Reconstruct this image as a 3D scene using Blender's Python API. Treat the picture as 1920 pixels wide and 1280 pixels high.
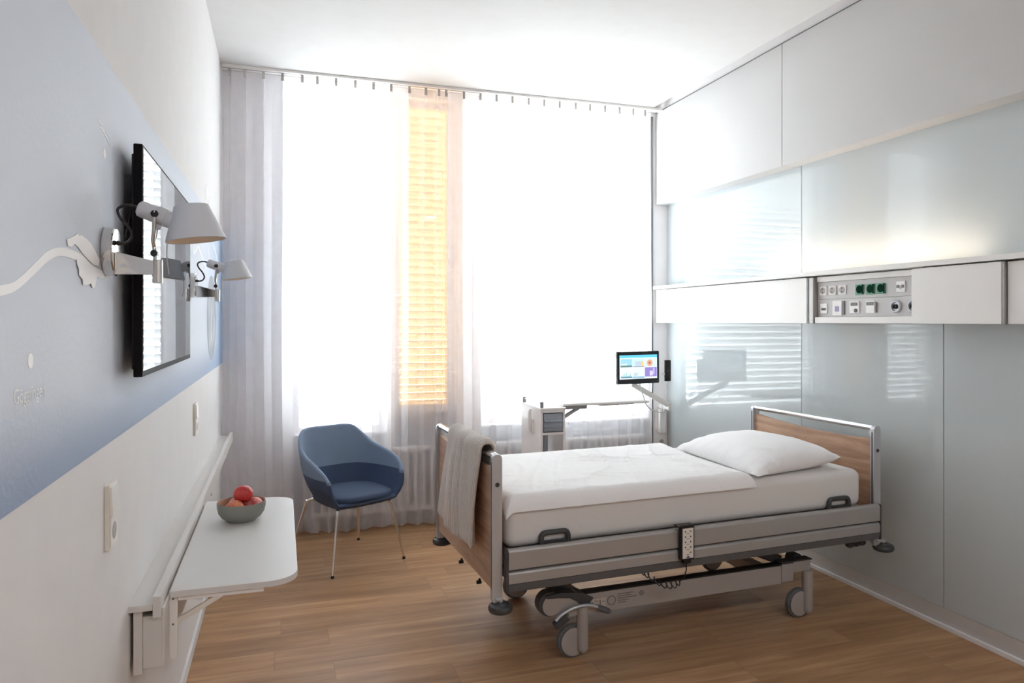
import bpy, bmesh, math, random
from mathutils import Vector, Matrix, noise

random.seed(7)
for _o in list(bpy.data.objects):
    bpy.data.objects.remove(_o)
scene = bpy.context.scene
COL = scene.collection
R = math.radians

# ------------------------------------------------------------------ camera
cam_data = bpy.data.cameras.new('camera')
cam_data.sensor_width = 36.0
cam_data.lens = 1340.0 / 1920.0 * 36.0
cam_data.shift_y = -38.0 / 1920.0
cam_data.clip_start = 0.02
cam = bpy.data.objects.new('camera', cam_data)
cam.location = (0.0, 0.0, 1.5)
cam.rotation_euler = (R(90), 0, -R(17.8687))
COL.objects.link(cam)
scene.camera = cam

# ------------------------------------------------------------------ world, light, exposure
world = bpy.data.worlds.new('sky')
scene.world = world
world.use_nodes = True
bg = world.node_tree.nodes['Background']
bg.inputs['Color'].default_value = (0.915, 0.965, 1.02, 1)
bg.inputs['Strength'].default_value = 4.6


def lamp(name, kind, loc, rot, energy, color, **kw):
    d = bpy.data.lights.new(name, kind)
    d.energy = energy
    d.color = color
    for k, v in kw.items():
        setattr(d, k, v)
    o = bpy.data.objects.new(name, d)
    o.location = loc
    o.rotation_euler = rot
    COL.objects.link(o)
    return o


# daylight enters through the window wall: portal for the sky
_p = lamp('window_sky_portal', 'AREA', (1.45, 5.66, 1.93), (R(-90), 0, 0), 1.0, (1, 1, 1), shape='RECTANGLE', size=3.2, size_y=2.7)
_p.data.cycles.is_portal = True

vs = scene.view_settings
scene.display_settings.display_device = 'sRGB'
vs.view_transform = 'Standard'
vs.look = 'None'
vs.exposure = 2.4
vs.gamma = 1.0
vs.use_curve_mapping = False
scene.cycles.use_denoising = True
scene.cycles.max_bounces = 14
scene.cycles.diffuse_bounces = 9
scene.cycles.glossy_bounces = 6
scene.cycles.transmission_bounces = 8
scene.cycles.transparent_max_bounces = 24
scene.cycles.sample_clamp_indirect = 8.0
scene.cycles.caustics_reflective = False
scene.cycles.caustics_refractive = False


# ------------------------------------------------------------------ material helpers
def srgb(r, g, b):
    def f(c):
        c = c / 255.0
        return c / 12.92 if c <= 0.04045 else ((c + 0.055) / 1.055) ** 2.4
    return (f(r), f(g), f(b), 1.0)


def new_mat(name):
    m = bpy.data.materials.new(name)
    m.use_nodes = True
    nt = m.node_tree
    return m, nt, nt.nodes['Principled BSDF']


def N(nt, kind, **inp):
    n = nt.nodes.new(kind)
    for k, v in inp.items():
        if k in n.inputs:
            n.inputs[k].default_value = v
        else:
            setattr(n, k, v)
    return n


def coords(nt, scale=(1, 1, 1), src='Object', loc=(0, 0, 0)):
    tc = nt.nodes.new('ShaderNodeTexCoord')
    mp = nt.nodes.new('ShaderNodeMapping')
    mp.inputs['Scale'].default_value = scale
    mp.inputs['Location'].default_value = loc
    nt.links.new(tc.outputs[src], mp.inputs['Vector'])
    return mp.outputs['Vector']


def plain(name, col, rough=0.5, metal=0.0, var=0.04, vscale=9.0, bump=0.0, bscale=60.0, coat=0.0, spec=0.5, ior=1.5):
    """procedural plain finish: base colour with a slight noise variation and an optional fine bump"""
    m, nt, p = new_mat(name)
    p.inputs['Roughness'].default_value = rough
    p.inputs['Metallic'].default_value = metal
    p.inputs['IOR'].default_value = ior
    p.inputs['Specular IOR Level'].default_value = spec
    p.inputs['Coat Weight'].default_value = coat
    v = coords(nt)
    nz = N(nt, 'ShaderNodeTexNoise', Scale=vscale, Detail=3.0)
    nt.links.new(v, nz.inputs['Vector'])
    mx = nt.nodes.new('ShaderNodeMix')
    mx.data_type = 'RGBA'
    mx.inputs['A'].default_value = tuple(c * (1 - var) for c in col[:3]) + (1,)
    mx.inputs['B'].default_value = tuple(min(1, c * (1 + var)) for c in col[:3]) + (1,)
    nt.links.new(nz.outputs['Fac'], mx.inputs['Factor'])
    nt.links.new(mx.outputs['Result'], p.inputs['Base Color'])
    if bump:
        b = N(nt, 'ShaderNodeBump', Strength=bump, Distance=0.01)
        n2 = N(nt, 'ShaderNodeTexNoise', Scale=bscale, Detail=4.0)
        nt.links.new(v, n2.inputs['Vector'])
        nt.links.new(n2.outputs['Fac'], b.inputs['Height'])
        nt.links.new(b.outputs['Normal'], p.inputs['Normal'])
    return m


def wood(name, c1, c2, stretch, rough=0.45, scale=3.0):
    """wood laminate; stretch = scale per axis, small along the grain"""
    m, nt, p = new_mat(name)
    v = coords(nt, stretch)
    n1 = N(nt, 'ShaderNodeTexNoise', Scale=scale, Detail=6.0, Roughness=0.62, Distortion=0.6)
    nt.links.new(v, n1.inputs['Vector'])
    r = nt.nodes.new('ShaderNodeValToRGB')
    r.color_ramp.elements[0].position = 0.32
    r.color_ramp.elements[0].color = c1
    r.color_ramp.elements[1].position = 0.68
    r.color_ramp.elements[1].color = c2
    nt.links.new(n1.outputs['Fac'], r.inputs['Fac'])
    nt.links.new(r.outputs['Color'], p.inputs['Base Color'])
    p.inputs['Roughness'].default_value = rough
    b = N(nt, 'ShaderNodeBump', Strength=0.08, Distance=0.01)
    nt.links.new(n1.outputs['Fac'], b.inputs['Height'])
    nt.links.new(b.outputs['Normal'], p.inputs['Normal'])
    return m


def mat_floor():
    m, nt, p = new_mat('oak_plank_floor')
    v = coords(nt)
    br = nt.nodes.new('ShaderNodeTexBrick')
    br.offset = 0.0
    br.offset_frequency = 2
    br.inputs['Scale'].default_value = 1.0
    br.inputs['Brick Width'].default_value = 1.25
    br.inputs['Row Height'].default_value = 0.18
    br.inputs['Mortar Size'].default_value = 0.0012
    br.inputs['Mortar Smooth'].default_value = 0.2
    br.inputs['Bias'].default_value = 0.0
    br.inputs['Color1'].default_value = (0.0, 0.0, 0.0, 1)
    br.inputs['Color2'].default_value = (1, 1, 1, 1)
    br.inputs['Mortar'].default_value = (0.35, 0.35, 0.35, 1)
    # every row of planks starts at its own random offset
    sp0 = nt.nodes.new('ShaderNodeSeparateXYZ')
    nt.links.new(v, sp0.inputs['Vector'])
    dv = N(nt, 'ShaderNodeMath', operation='DIVIDE')
    dv.inputs[1].default_value = 0.18
    nt.links.new(sp0.outputs['Y'], dv.inputs[0])
    fl = N(nt, 'ShaderNodeMath', operation='FLOOR')
    nt.links.new(dv.outputs[0], fl.inputs[0])
    wn = nt.nodes.new('ShaderNodeTexWhiteNoise')
    wn.noise_dimensions = '1D'
    nt.links.new(fl.outputs[0], wn.inputs['W'])
    ma = N(nt, 'ShaderNodeMath', operation='MULTIPLY_ADD')
    ma.inputs[1].default_value = 1.25
    nt.links.new(wn.outputs['Value'], ma.inputs[0])
    nt.links.new(sp0.outputs['X'], ma.inputs[2])
    cb0 = nt.nodes.new('ShaderNodeCombineXYZ')
    nt.links.new(ma.outputs[0], cb0.inputs['X'])
    nt.links.new(sp0.outputs['Y'], cb0.inputs['Y'])
    nt.links.new(cb0.outputs['Vector'], br.inputs['Vector'])
    # grain: offset each plank by its random value so that the figure breaks at the joints
    sep = nt.nodes.new('ShaderNodeSeparateXYZ')
    nt.links.new(v, sep.inputs['Vector'])
    cmb = nt.nodes.new('ShaderNodeCombineXYZ')
    mx_ = N(nt, 'ShaderNodeMath', operation='MULTIPLY')
    mx_.inputs[1].default_value = 0.9
    nt.links.new(sep.outputs['X'], mx_.inputs[0])
    my_ = N(nt, 'ShaderNodeMath', operation='MULTIPLY')
    my_.inputs[1].default_value = 11.0
    nt.links.new(sep.outputs['Y'], my_.inputs[0])
    mz_ = N(nt, 'ShaderNodeMath', operation='MULTIPLY')
    mz_.inputs[1].default_value = 23.0
    nt.links.new(br.outputs['Color'], mz_.inputs[0])
    nt.links.new(mx_.outputs[0], cmb.inputs['X'])
    nt.links.new(my_.outputs[0], cmb.inputs['Y'])
    nt.links.new(mz_.outputs[0], cmb.inputs['Z'])
    n1 = N(nt, 'ShaderNodeTexNoise', Scale=1.6, Detail=7.0, Roughness=0.6, Distortion=0.5)
    nt.links.new(cmb.outputs['Vector'], n1.inputs['Vector'])
    r = nt.nodes.new('ShaderNodeValToRGB')
    e = r.color_ramp.elements
    e[0].position = 0.25
    e[0].color = srgb(150, 112, 80)
    e[1].position = 0.75
    e[1].color = srgb(205, 165, 124)
    q = e.new(0.5)
    q.color = srgb(180, 139, 101)
    nt.links.new(n1.outputs['Fac'], r.inputs['Fac'])
    # plank-to-plank tone
    tone = nt.nodes.new('ShaderNodeMix')
    tone.data_type = 'RGBA'
    tone.blend_type = 'MULTIPLY'
    tone.inputs['Factor'].default_value = 1.0
    rt = nt.nodes.new('ShaderNodeValToRGB')
    rt.color_ramp.elements[0].color = (0.78, 0.76, 0.74, 1)
    rt.color_ramp.elements[1].color = (1.0, 1.0, 1.0, 1)
    nt.links.new(br.outputs['Color'], rt.inputs['Fac'])
    nt.links.new(r.outputs['Color'], tone.inputs['A'])
    nt.links.new(rt.outputs['Color'], tone.inputs['B'])
    seam = nt.nodes.new('ShaderNodeMix')
    seam.data_type = 'RGBA'
    seam.inputs['B'].default_value = srgb(110, 80, 56)
    nt.links.new(tone.outputs['Result'], seam.inputs['A'])
    ms = N(nt, 'ShaderNodeMath', operation='MULTIPLY')
    ms.inputs[1].default_value = 0.55
    nt.links.new(br.outputs['Fac'], ms.inputs[0])
    nt.links.new(ms.outputs[0], seam.inputs['Factor'])
    nt.links.new(seam.outputs['Result'], p.inputs['Base Color'])
    p.inputs['Roughness'].default_value = 0.42
    p.inputs['Specular IOR Level'].default_value = 0.4
    b = N(nt, 'ShaderNodeBump', Strength=0.06, Distance=0.01)
    nt.links.new(n1.outputs['Fac'], b.inputs['Height'])
    nt.links.new(b.outputs['Normal'], p.inputs['Normal'])
    return m


def mat_mural():
    """printed mural paper: misty grey blue, deeper blue towards the lower edge and at the far end"""
    m, nt, p = new_mat('mural_print')
    v = coords(nt)
    sep = nt.nodes.new('ShaderNodeSeparateXYZ')
    nt.links.new(v, sep.inputs['Vector'])
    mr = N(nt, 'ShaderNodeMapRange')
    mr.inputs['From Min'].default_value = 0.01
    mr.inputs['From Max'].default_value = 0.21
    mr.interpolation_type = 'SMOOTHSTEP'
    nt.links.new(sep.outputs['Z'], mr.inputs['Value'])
    mf = N(nt, 'ShaderNodeMapRange')
    mf.inputs['From Min'].default_value = 1.1
    mf.inputs['From Max'].default_value = 2.3
    nt.links.new(sep.outputs['Y'], mf.inputs['Value'])
    nz = N(nt, 'ShaderNodeTexNoise', Scale=1.7, Detail=3.0)
    nt.links.new(v, nz.inputs['Vector'])
    base = nt.nodes.new('ShaderNodeMix')
    base.data_type = 'RGBA'
    base.inputs['A'].default_value = srgb(200, 209, 221)
    base.inputs['B'].default_value = srgb(212, 217, 228)
    nt.links.new(nz.outputs['Fac'], base.inputs['Factor'])
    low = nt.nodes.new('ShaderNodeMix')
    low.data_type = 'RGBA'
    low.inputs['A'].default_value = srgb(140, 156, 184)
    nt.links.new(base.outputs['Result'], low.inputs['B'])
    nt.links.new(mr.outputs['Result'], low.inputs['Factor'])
    far = nt.nodes.new('ShaderNodeMix')
    far.data_type = 'RGBA'
    far.inputs['B'].default_value = srgb(156, 180, 208)
    nt.links.new(low.outputs['Result'], far.inputs['A'])
    nt.links.new(mf.outputs['Result'], far.inputs['Factor'])
    nt.links.new(far.outputs['Result'], p.inputs['Base Color'])
    p.inputs['Roughness'].default_value = 0.6
    b = N(nt, 'ShaderNodeBump', Strength=0.12, Distance=0.006)
    n2 = N(nt, 'ShaderNodeTexNoise', Scale=75.0, Detail=4.0)
    nt.links.new(v, n2.inputs['Vector'])
    nt.links.new(n2.outputs['Fac'], b.inputs['Height'])
    nt.links.new(b.outputs['Normal'], p.inputs['Normal'])
    return m


def mat_sheer():
    m, nt, p = new_mat('sheer_voile')
    out = nt.nodes['Material Output']
    nt.nodes.remove(p)
    v = coords(nt)
    wv = N(nt, 'ShaderNodeTexNoise', Scale=14.0, Detail=2.0)
    nt.links.new(v, wv.inputs['Vector'])
    tr = nt.nodes.new('ShaderNodeBsdfTransparent')
    tr.inputs['Color'].default_value = (1, 1, 1, 1)
    tl = nt.nodes.new('ShaderNodeBsdfTranslucent')
    tl.inputs['Color'].default_value = srgb(247, 245, 246)
    df = nt.nodes.new('ShaderNodeBsdfDiffuse')
    df.inputs['Color'].default_value = srgb(240, 238, 240)
    a = nt.nodes.new('ShaderNodeMixShader')
    a.inputs[0].default_value = 0.46
    nt.links.new(tl.outputs[0], a.inputs[1])
    nt.links.new(df.outputs[0], a.inputs[2])
    b = nt.nodes.new('ShaderNodeMixShader')
    mr = N(nt, 'ShaderNodeMapRange')
    mr.inputs['To Min'].default_value = 0.50
    mr.inputs['To Max'].default_value = 0.56
    nt.links.new(wv.outputs['Fac'], mr.inputs['Value'])
    nt.links.new(mr.outputs['Result'], b.inputs[0])
    nt.links.new(tr.outputs[0], b.inputs[1])
    nt.links.new(a.outputs[0], b.inputs[2])
    nt.links.new(b.outputs[0], out.inputs['Surface'])
    return m


def mat_blind():
    m, nt, p = new_mat('white_blind_slat')
    out = nt.nodes['Material Output']
    nz = N(nt, 'ShaderNodeTexNoise', Scale=3.0)
    mx = nt.nodes.new('ShaderNodeMix')
    mx.data_type = 'RGBA'
    mx.inputs['A'].default_value = srgb(236, 236, 236)
    mx.inputs['B'].default_value = srgb(228, 228, 228)
    nt.links.new(nz.outputs['Fac'], mx.inputs['Factor'])
    nt.links.new(mx.outputs['Result'], p.inputs['Base Color'])
    tl = nt.nodes.new('ShaderNodeBsdfTranslucent')
    nt.links.new(mx.outputs['Result'], tl.inputs['Color'])
    s_ = nt.nodes.new('ShaderNodeMixShader')
    s_.inputs[0].default_value = 0.55
    nt.links.new(p.outputs[0], s_.inputs[1])
    nt.links.new(tl.outputs[0], s_.inputs[2])
    nt.links.new(s_.outputs[0], out.inputs['Surface'])
    p.inputs['Roughness'].default_value = 0.6
    return m


def mat_clear(name, col, mix=0.08, rough=0.02):
    """window pane: tinted see-through glass with a faint reflection"""
    m, nt, p = new_mat(name)
    out = nt.nodes['Material Output']
    nt.nodes.remove(p)
    tr = nt.nodes.new('ShaderNodeBsdfTransparent')
    nz = N(nt, 'ShaderNodeTexNoise', Scale=0.7)
    mx = nt.nodes.new('ShaderNodeMix')
    mx.data_type = 'RGBA'
    mx.inputs['A'].default_value = col
    mx.inputs['B'].default_value = tuple(c * 0.97 for c in col[:3]) + (1,)
    nt.links.new(nz.outputs['Fac'], mx.inputs['Factor'])
    nt.links.new(mx.outputs['Result'], tr.inputs['Color'])
    gl = nt.nodes.new('ShaderNodeBsdfGlossy')
    gl.inputs['Roughness'].default_value = rough
    s = nt.nodes.new('ShaderNodeMixShader')
    s.inputs[0].default_value = mix
    nt.links.new(tr.outputs[0], s.inputs[1])
    nt.links.new(gl.outputs[0], s.inputs[2])
    nt.links.new(s.outputs[0], out.inputs['Surface'])
    return m


def mat_glow(name, col, strength):
    m, nt, p = new_mat(name)
    nz = N(nt, 'ShaderNodeTexNoise', Scale=30.0)
    mx = nt.nodes.new('ShaderNodeMix')
    mx.data_type = 'RGBA'
    mx.inputs['A'].default_value = col
    mx.inputs['B'].default_value = tuple(c * 0.93 for c in col[:3]) + (1,)
    nt.links.new(nz.outputs['Fac'], mx.inputs['Factor'])
    nt.links.new(mx.outputs['Result'], p.inputs['Emission Color'])
    nt.links.new(mx.outputs['Result'], p.inputs['Base Color'])
    p.inputs['Emission Strength'].default_value = strength
    p.inputs['Roughness'].default_value = 0.3
    return m


def mat_knit():
    m, nt, p = new_mat('knit_wool')
    tc = nt.nodes.new('ShaderNodeTexCoord')
    mp = nt.nodes.new('ShaderNodeMapping')
    nt.links.new(tc.outputs['UV'], mp.inputs['Vector'])
    w1 = N(nt, 'ShaderNodeTexWave', Scale=34.0, Distortion=1.2)
    w1.bands_direction = 'X'
    w1.inputs['Detail Scale'].default_value = 3.0
    w2 = N(nt, 'ShaderNodeTexWave', Scale=48.0, Distortion=1.5)
    w2.bands_direction = 'Y'
    nt.links.new(mp.outputs['Vector'], w1.inputs['Vector'])
    nt.links.new(mp.outputs['Vector'], w2.inputs['Vector'])
    mu = N(nt, 'ShaderNodeMath', operation='MULTIPLY')
    nt.links.new(w1.outputs['Fac'], mu.inputs[0])
    m2 = N(nt, 'ShaderNodeMapRange')
    m2.inputs['To Min'].default_value = 0.55
    nt.links.new(w2.outputs['Fac'], m2.inputs['Value'])
    nt.links.new(m2.outputs['Result'], mu.inputs[1])
    r = nt.nodes.new('ShaderNodeValToRGB')
    r.color_ramp.elements[0].color = srgb(206, 196, 188)
    r.color_ramp.elements[1].color = srgb(250, 244, 238)
    nt.links.new(mu.outputs[0], r.inputs['Fac'])
    nt.links.new(r.outputs['Color'], p.inputs['Base Color'])
    p.inputs['Roughness'].default_value = 0.95
    p.inputs['Sheen Weight'].default_value = 0.3
    b = N(nt, 'ShaderNodeBump', Strength=0.9, Distance=0.004)
    nt.links.new(mu.outputs[0], b.inputs['Height'])
    nt.links.new(b.outputs['Normal'], p.inputs['Normal'])
    return m


def mat_linen(name, col, bump=0.25, scale=6.0):
    m, nt, p = new_mat(name)
    v = coords(nt)
    n1 = N(nt, 'ShaderNodeTexNoise', Scale=scale, Detail=3.0, Distortion=0.8)
    nt.links.new(v, n1.inputs['Vector'])
    n2 = N(nt, 'ShaderNodeTexNoise', Scale=600.0, Detail=1.0)
    nt.links.new(v, n2.inputs['Vector'])
    mx = nt.nodes.new('ShaderNodeMix')
    mx.data_type = 'RGBA'
    mx.inputs['A'].default_value = tuple(c * 0.97 for c in col[:3]) + (1,)
    mx.inputs['B'].default_value = col
    nt.links.new(n2.outputs['Fac'], mx.inputs['Factor'])
    nt.links.new(mx.outputs['Result'], p.inputs['Base Color'])
    p.inputs['Roughness'].default_value = 0.9
    p.inputs['Specular IOR Level'].default_value = 0.2
    p.inputs['Sheen Weight'].default_value = 0.15
    b = N(nt, 'ShaderNodeBump', Strength=bump, Distance=0.03)
    nt.links.new(n1.outputs['Fac'], b.inputs['Height'])
    nt.links.new(b.outputs['Normal'], p.inputs['Normal'])
    return m


def mat_apple(name, c1, c2):
    m, nt, p = new_mat(name)
    v = coords(nt, (1, 1, 0.35))
    n1 = N(nt, 'ShaderNodeTexNoise', Scale=34.0, Detail=5.0, Roughness=0.7)
    nt.links.new(v, n1.inputs['Vector'])
    r = nt.nodes.new('ShaderNodeValToRGB')
    r.color_ramp.elements[0].position = 0.35
    r.color_ramp.elements[0].color = c1
    r.color_ramp.elements[1].position = 0.7
    r.color_ramp.elements[1].color = c2
    nt.links.new(n1.outputs['Fac'], r.inputs['Fac'])
    nt.links.new(r.outputs['Color'], p.inputs['Base Color'])
    p.inputs['Roughness'].default_value = 0.3
    return m


def mat_screen_glass():
    m = plain('black_screen_glass', srgb(10, 11, 14), 0.015, var=0.02, spec=0.08)
    m.node_tree.nodes['Principled BSDF'].inputs['Specular Tint'].default_value = (0.45, 0.52, 0.56, 1)
    return m


M = {
    'floor': mat_floor(),
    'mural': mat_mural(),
    'wall_grey': plain('grey_pillar_paint', srgb(226, 226, 230), 0.8),
    'wall_parapet': plain('parapet_painted_shade', srgb(158, 162, 170), 0.8),  # shade behind the radiators, put into the wall colour below the sills
    'wall_dim': plain('white_rear_wall', srgb(228, 224, 220), 0.8),
    'wall_white': plain('white_window_wall_paint', srgb(244, 240, 240), 0.8),
    'wall': plain('white_wall_paint', srgb(224, 222, 222), 0.75, bump=0.03, bscale=240),
    'ceiling': plain('white_ceiling_paint', srgb(210, 209, 208), 0.85),
    'sheer': mat_sheer(),
    'white_lam': plain('white_laminate', srgb(214, 211, 208), 0.38, var=0.015),
    'cab': plain('satin_white_fascia', srgb(200, 198, 197), 0.5, var=0.01, vscale=2.0),
    'glasspanel': plain('back_painted_glass', srgb(194, 201, 203), 0.03, var=0.01, vscale=1.0, coat=0.0, spec=0.35),
    'white_plastic': plain('white_plastic', srgb(238, 236, 233), 0.35, var=0.01),
    'warm_plastic': plain('cream_plastic', srgb(228, 222, 212), 0.35, var=0.01),
    'skirt': plain('white_skirting', srgb(228, 228, 230), 0.4),
    'frame_white': plain('window_frame_white', srgb(236, 232, 232), 0.45),
    'dark_alu': plain('dark_aluminium', srgb(120, 124, 128), 0.4, 0.6),
    'alu': plain('brushed_aluminium', srgb(196, 198, 202), 0.36, 0.5, var=0.03, vscale=40),
    'alu_bright': plain('bright_aluminium', srgb(214, 216, 219), 0.18, 1.0, var=0.02),
    'rail_grey': plain('grey_rail_lacquer', srgb(172, 170, 168), 0.35, 0.35, var=0.02),
    'beam_grey': plain('grey_frame_lacquer', srgb(166, 160, 156), 0.45, 0.1, var=0.03),
    'dark': plain('dark_grey_plastic', srgb(66, 67, 69), 0.45, var=0.06),
    'rubber': plain('grey_rubber', srgb(94, 95, 97), 0.6, var=0.05),
    'black': plain('black_plastic', srgb(24, 23, 25), 0.4, var=0.05),
    'tvblack': plain('black_tv_frame', srgb(26, 24, 26), 0.6, var=0.05, spec=0.06),
    'screen': mat_screen_glass(),
    'chrome': plain('polished_chrome', srgb(226, 222, 218), 0.1, 1.0, var=0.01),
    'satin_chrome': plain('satin_steel', srgb(205, 203, 200), 0.25, 1.0, var=0.02),
    'shade': plain('satin_lamp_aluminium', srgb(212, 215, 221), 0.5, 0.1, var=0.02),
    'shade_in': plain('white_lamp_inside', srgb(240, 225, 205), 0.6),
    'lamp_body': plain('pale_grey_lamp_body', srgb(205, 207, 212), 0.4, 0.1, var=0.02),
    'bedwood': wood('walnut_laminate', srgb(166, 132, 108), srgb(206, 172, 146), (1.2, 0.7, 7.0), 0.42, 4.0),
    'headwood': wood('walnut_laminate_head', srgb(160, 124, 100), srgb(200, 164, 136), (1.2, 0.7, 7.0), 0.42, 4.0),
    'navy': plain('navy_upholstery', srgb(58, 74, 102), 0.75, var=0.06, bump=0.05, bscale=400),
    'steel_blue': plain('steel_blue_upholstery', srgb(120, 138, 162), 0.72, var=0.05, bump=0.05, bscale=400),
    'sheet': mat_linen('white_sheet_cotton', srgb(226, 224, 222), 0.12, 4.0),
    'duvet': mat_linen('white_duvet_cotton', srgb(246, 245, 245), 0.22, 7.0),
    'pillow': mat_linen('white_pillow_cotton', srgb(246, 246, 247), 0.3, 9.0),
    'knit': mat_knit(),
    'bowl_out': plain('grey_glazed_ceramic', srgb(138, 138, 132), 0.5, var=0.05, vscale=50),
    'bowl_in': plain('tan_bowl_inside', srgb(186, 150, 122), 0.5, var=0.05),
    'apple_red': mat_apple('red_apple_skin', srgb(176, 28, 38), srgb(214, 78, 72)),
    'apple_peach': mat_apple('peach_apple_skin', srgb(206, 96, 80), srgb(236, 160, 118)),
    'apple_pink': mat_apple('pink_apple_skin', srgb(180, 22, 50), srgb(240, 168, 158)),
    'stalk': plain('apple_stalk', srgb(72, 48, 30), 0.8),
    'drawer_grey': plain('grey_drawer', srgb(152, 158, 168), 0.45),
    'cart_white': plain('cart_white', srgb(238, 234, 232), 0.4, var=0.01),
    'cart_grey': plain('cart_grey_hinge', srgb(150, 150, 152), 0.45),
    'green': plain('green_socket', srgb(84, 152, 124), 0.4, var=0.03),
    'green_dark': plain('dark_green_socket_well', srgb(10, 48, 34), 0.8, spec=0.05),
    'sock_grey': plain('socket_well', srgb(176, 172, 168), 0.5),
    'grey_mark': plain('grey_print', srgb(120, 120, 122), 0.5),
    'violet': plain('violet_contact', srgb(150, 146, 190), 0.4),
    'blue_mark': plain('blue_print', srgb(52, 52, 122), 0.5),
    'red': plain('red_plastic', srgb(196, 24, 24), 0.4),
    'mural_white': plain('mural_white_print', srgb(250, 250, 250), 0.6),
    'mural_pale': plain('mural_pale_print', srgb(246, 247, 248), 0.6),
    'mural_grey': plain('mural_grey_print', srgb(150, 156, 166), 0.6),
    'line_grey': plain('mural_sketch_line', srgb(226, 226, 227), 0.6),
    'blind': mat_blind(),
    'radiator': plain('white_radiator', srgb(232, 228, 226), 0.4),
    'pane': mat_clear('clear_window_glass', (0.96, 0.98, 0.97, 1)),
    'orange_pane': mat_clear('orange_window_glass', (0.60, 0.47, 0.32, 1)),
    'led': mat_glow('warm_uplight_diffuser', (1.0, 0.83, 0.65, 1), 4.0),
    'fill_glow': mat_glow('fill_light_diffuser', (1.0, 0.96, 0.92, 1), 3.0),  # glowing disc of the added fill lights
    'label': plain('pale_label', srgb(190, 180, 172), 0.5),
    'label_ink': plain('label_ink', srgb(98, 88, 84), 0.6),
    'cord': plain('white_cord', srgb(206, 208, 208), 0.5),
}


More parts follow.
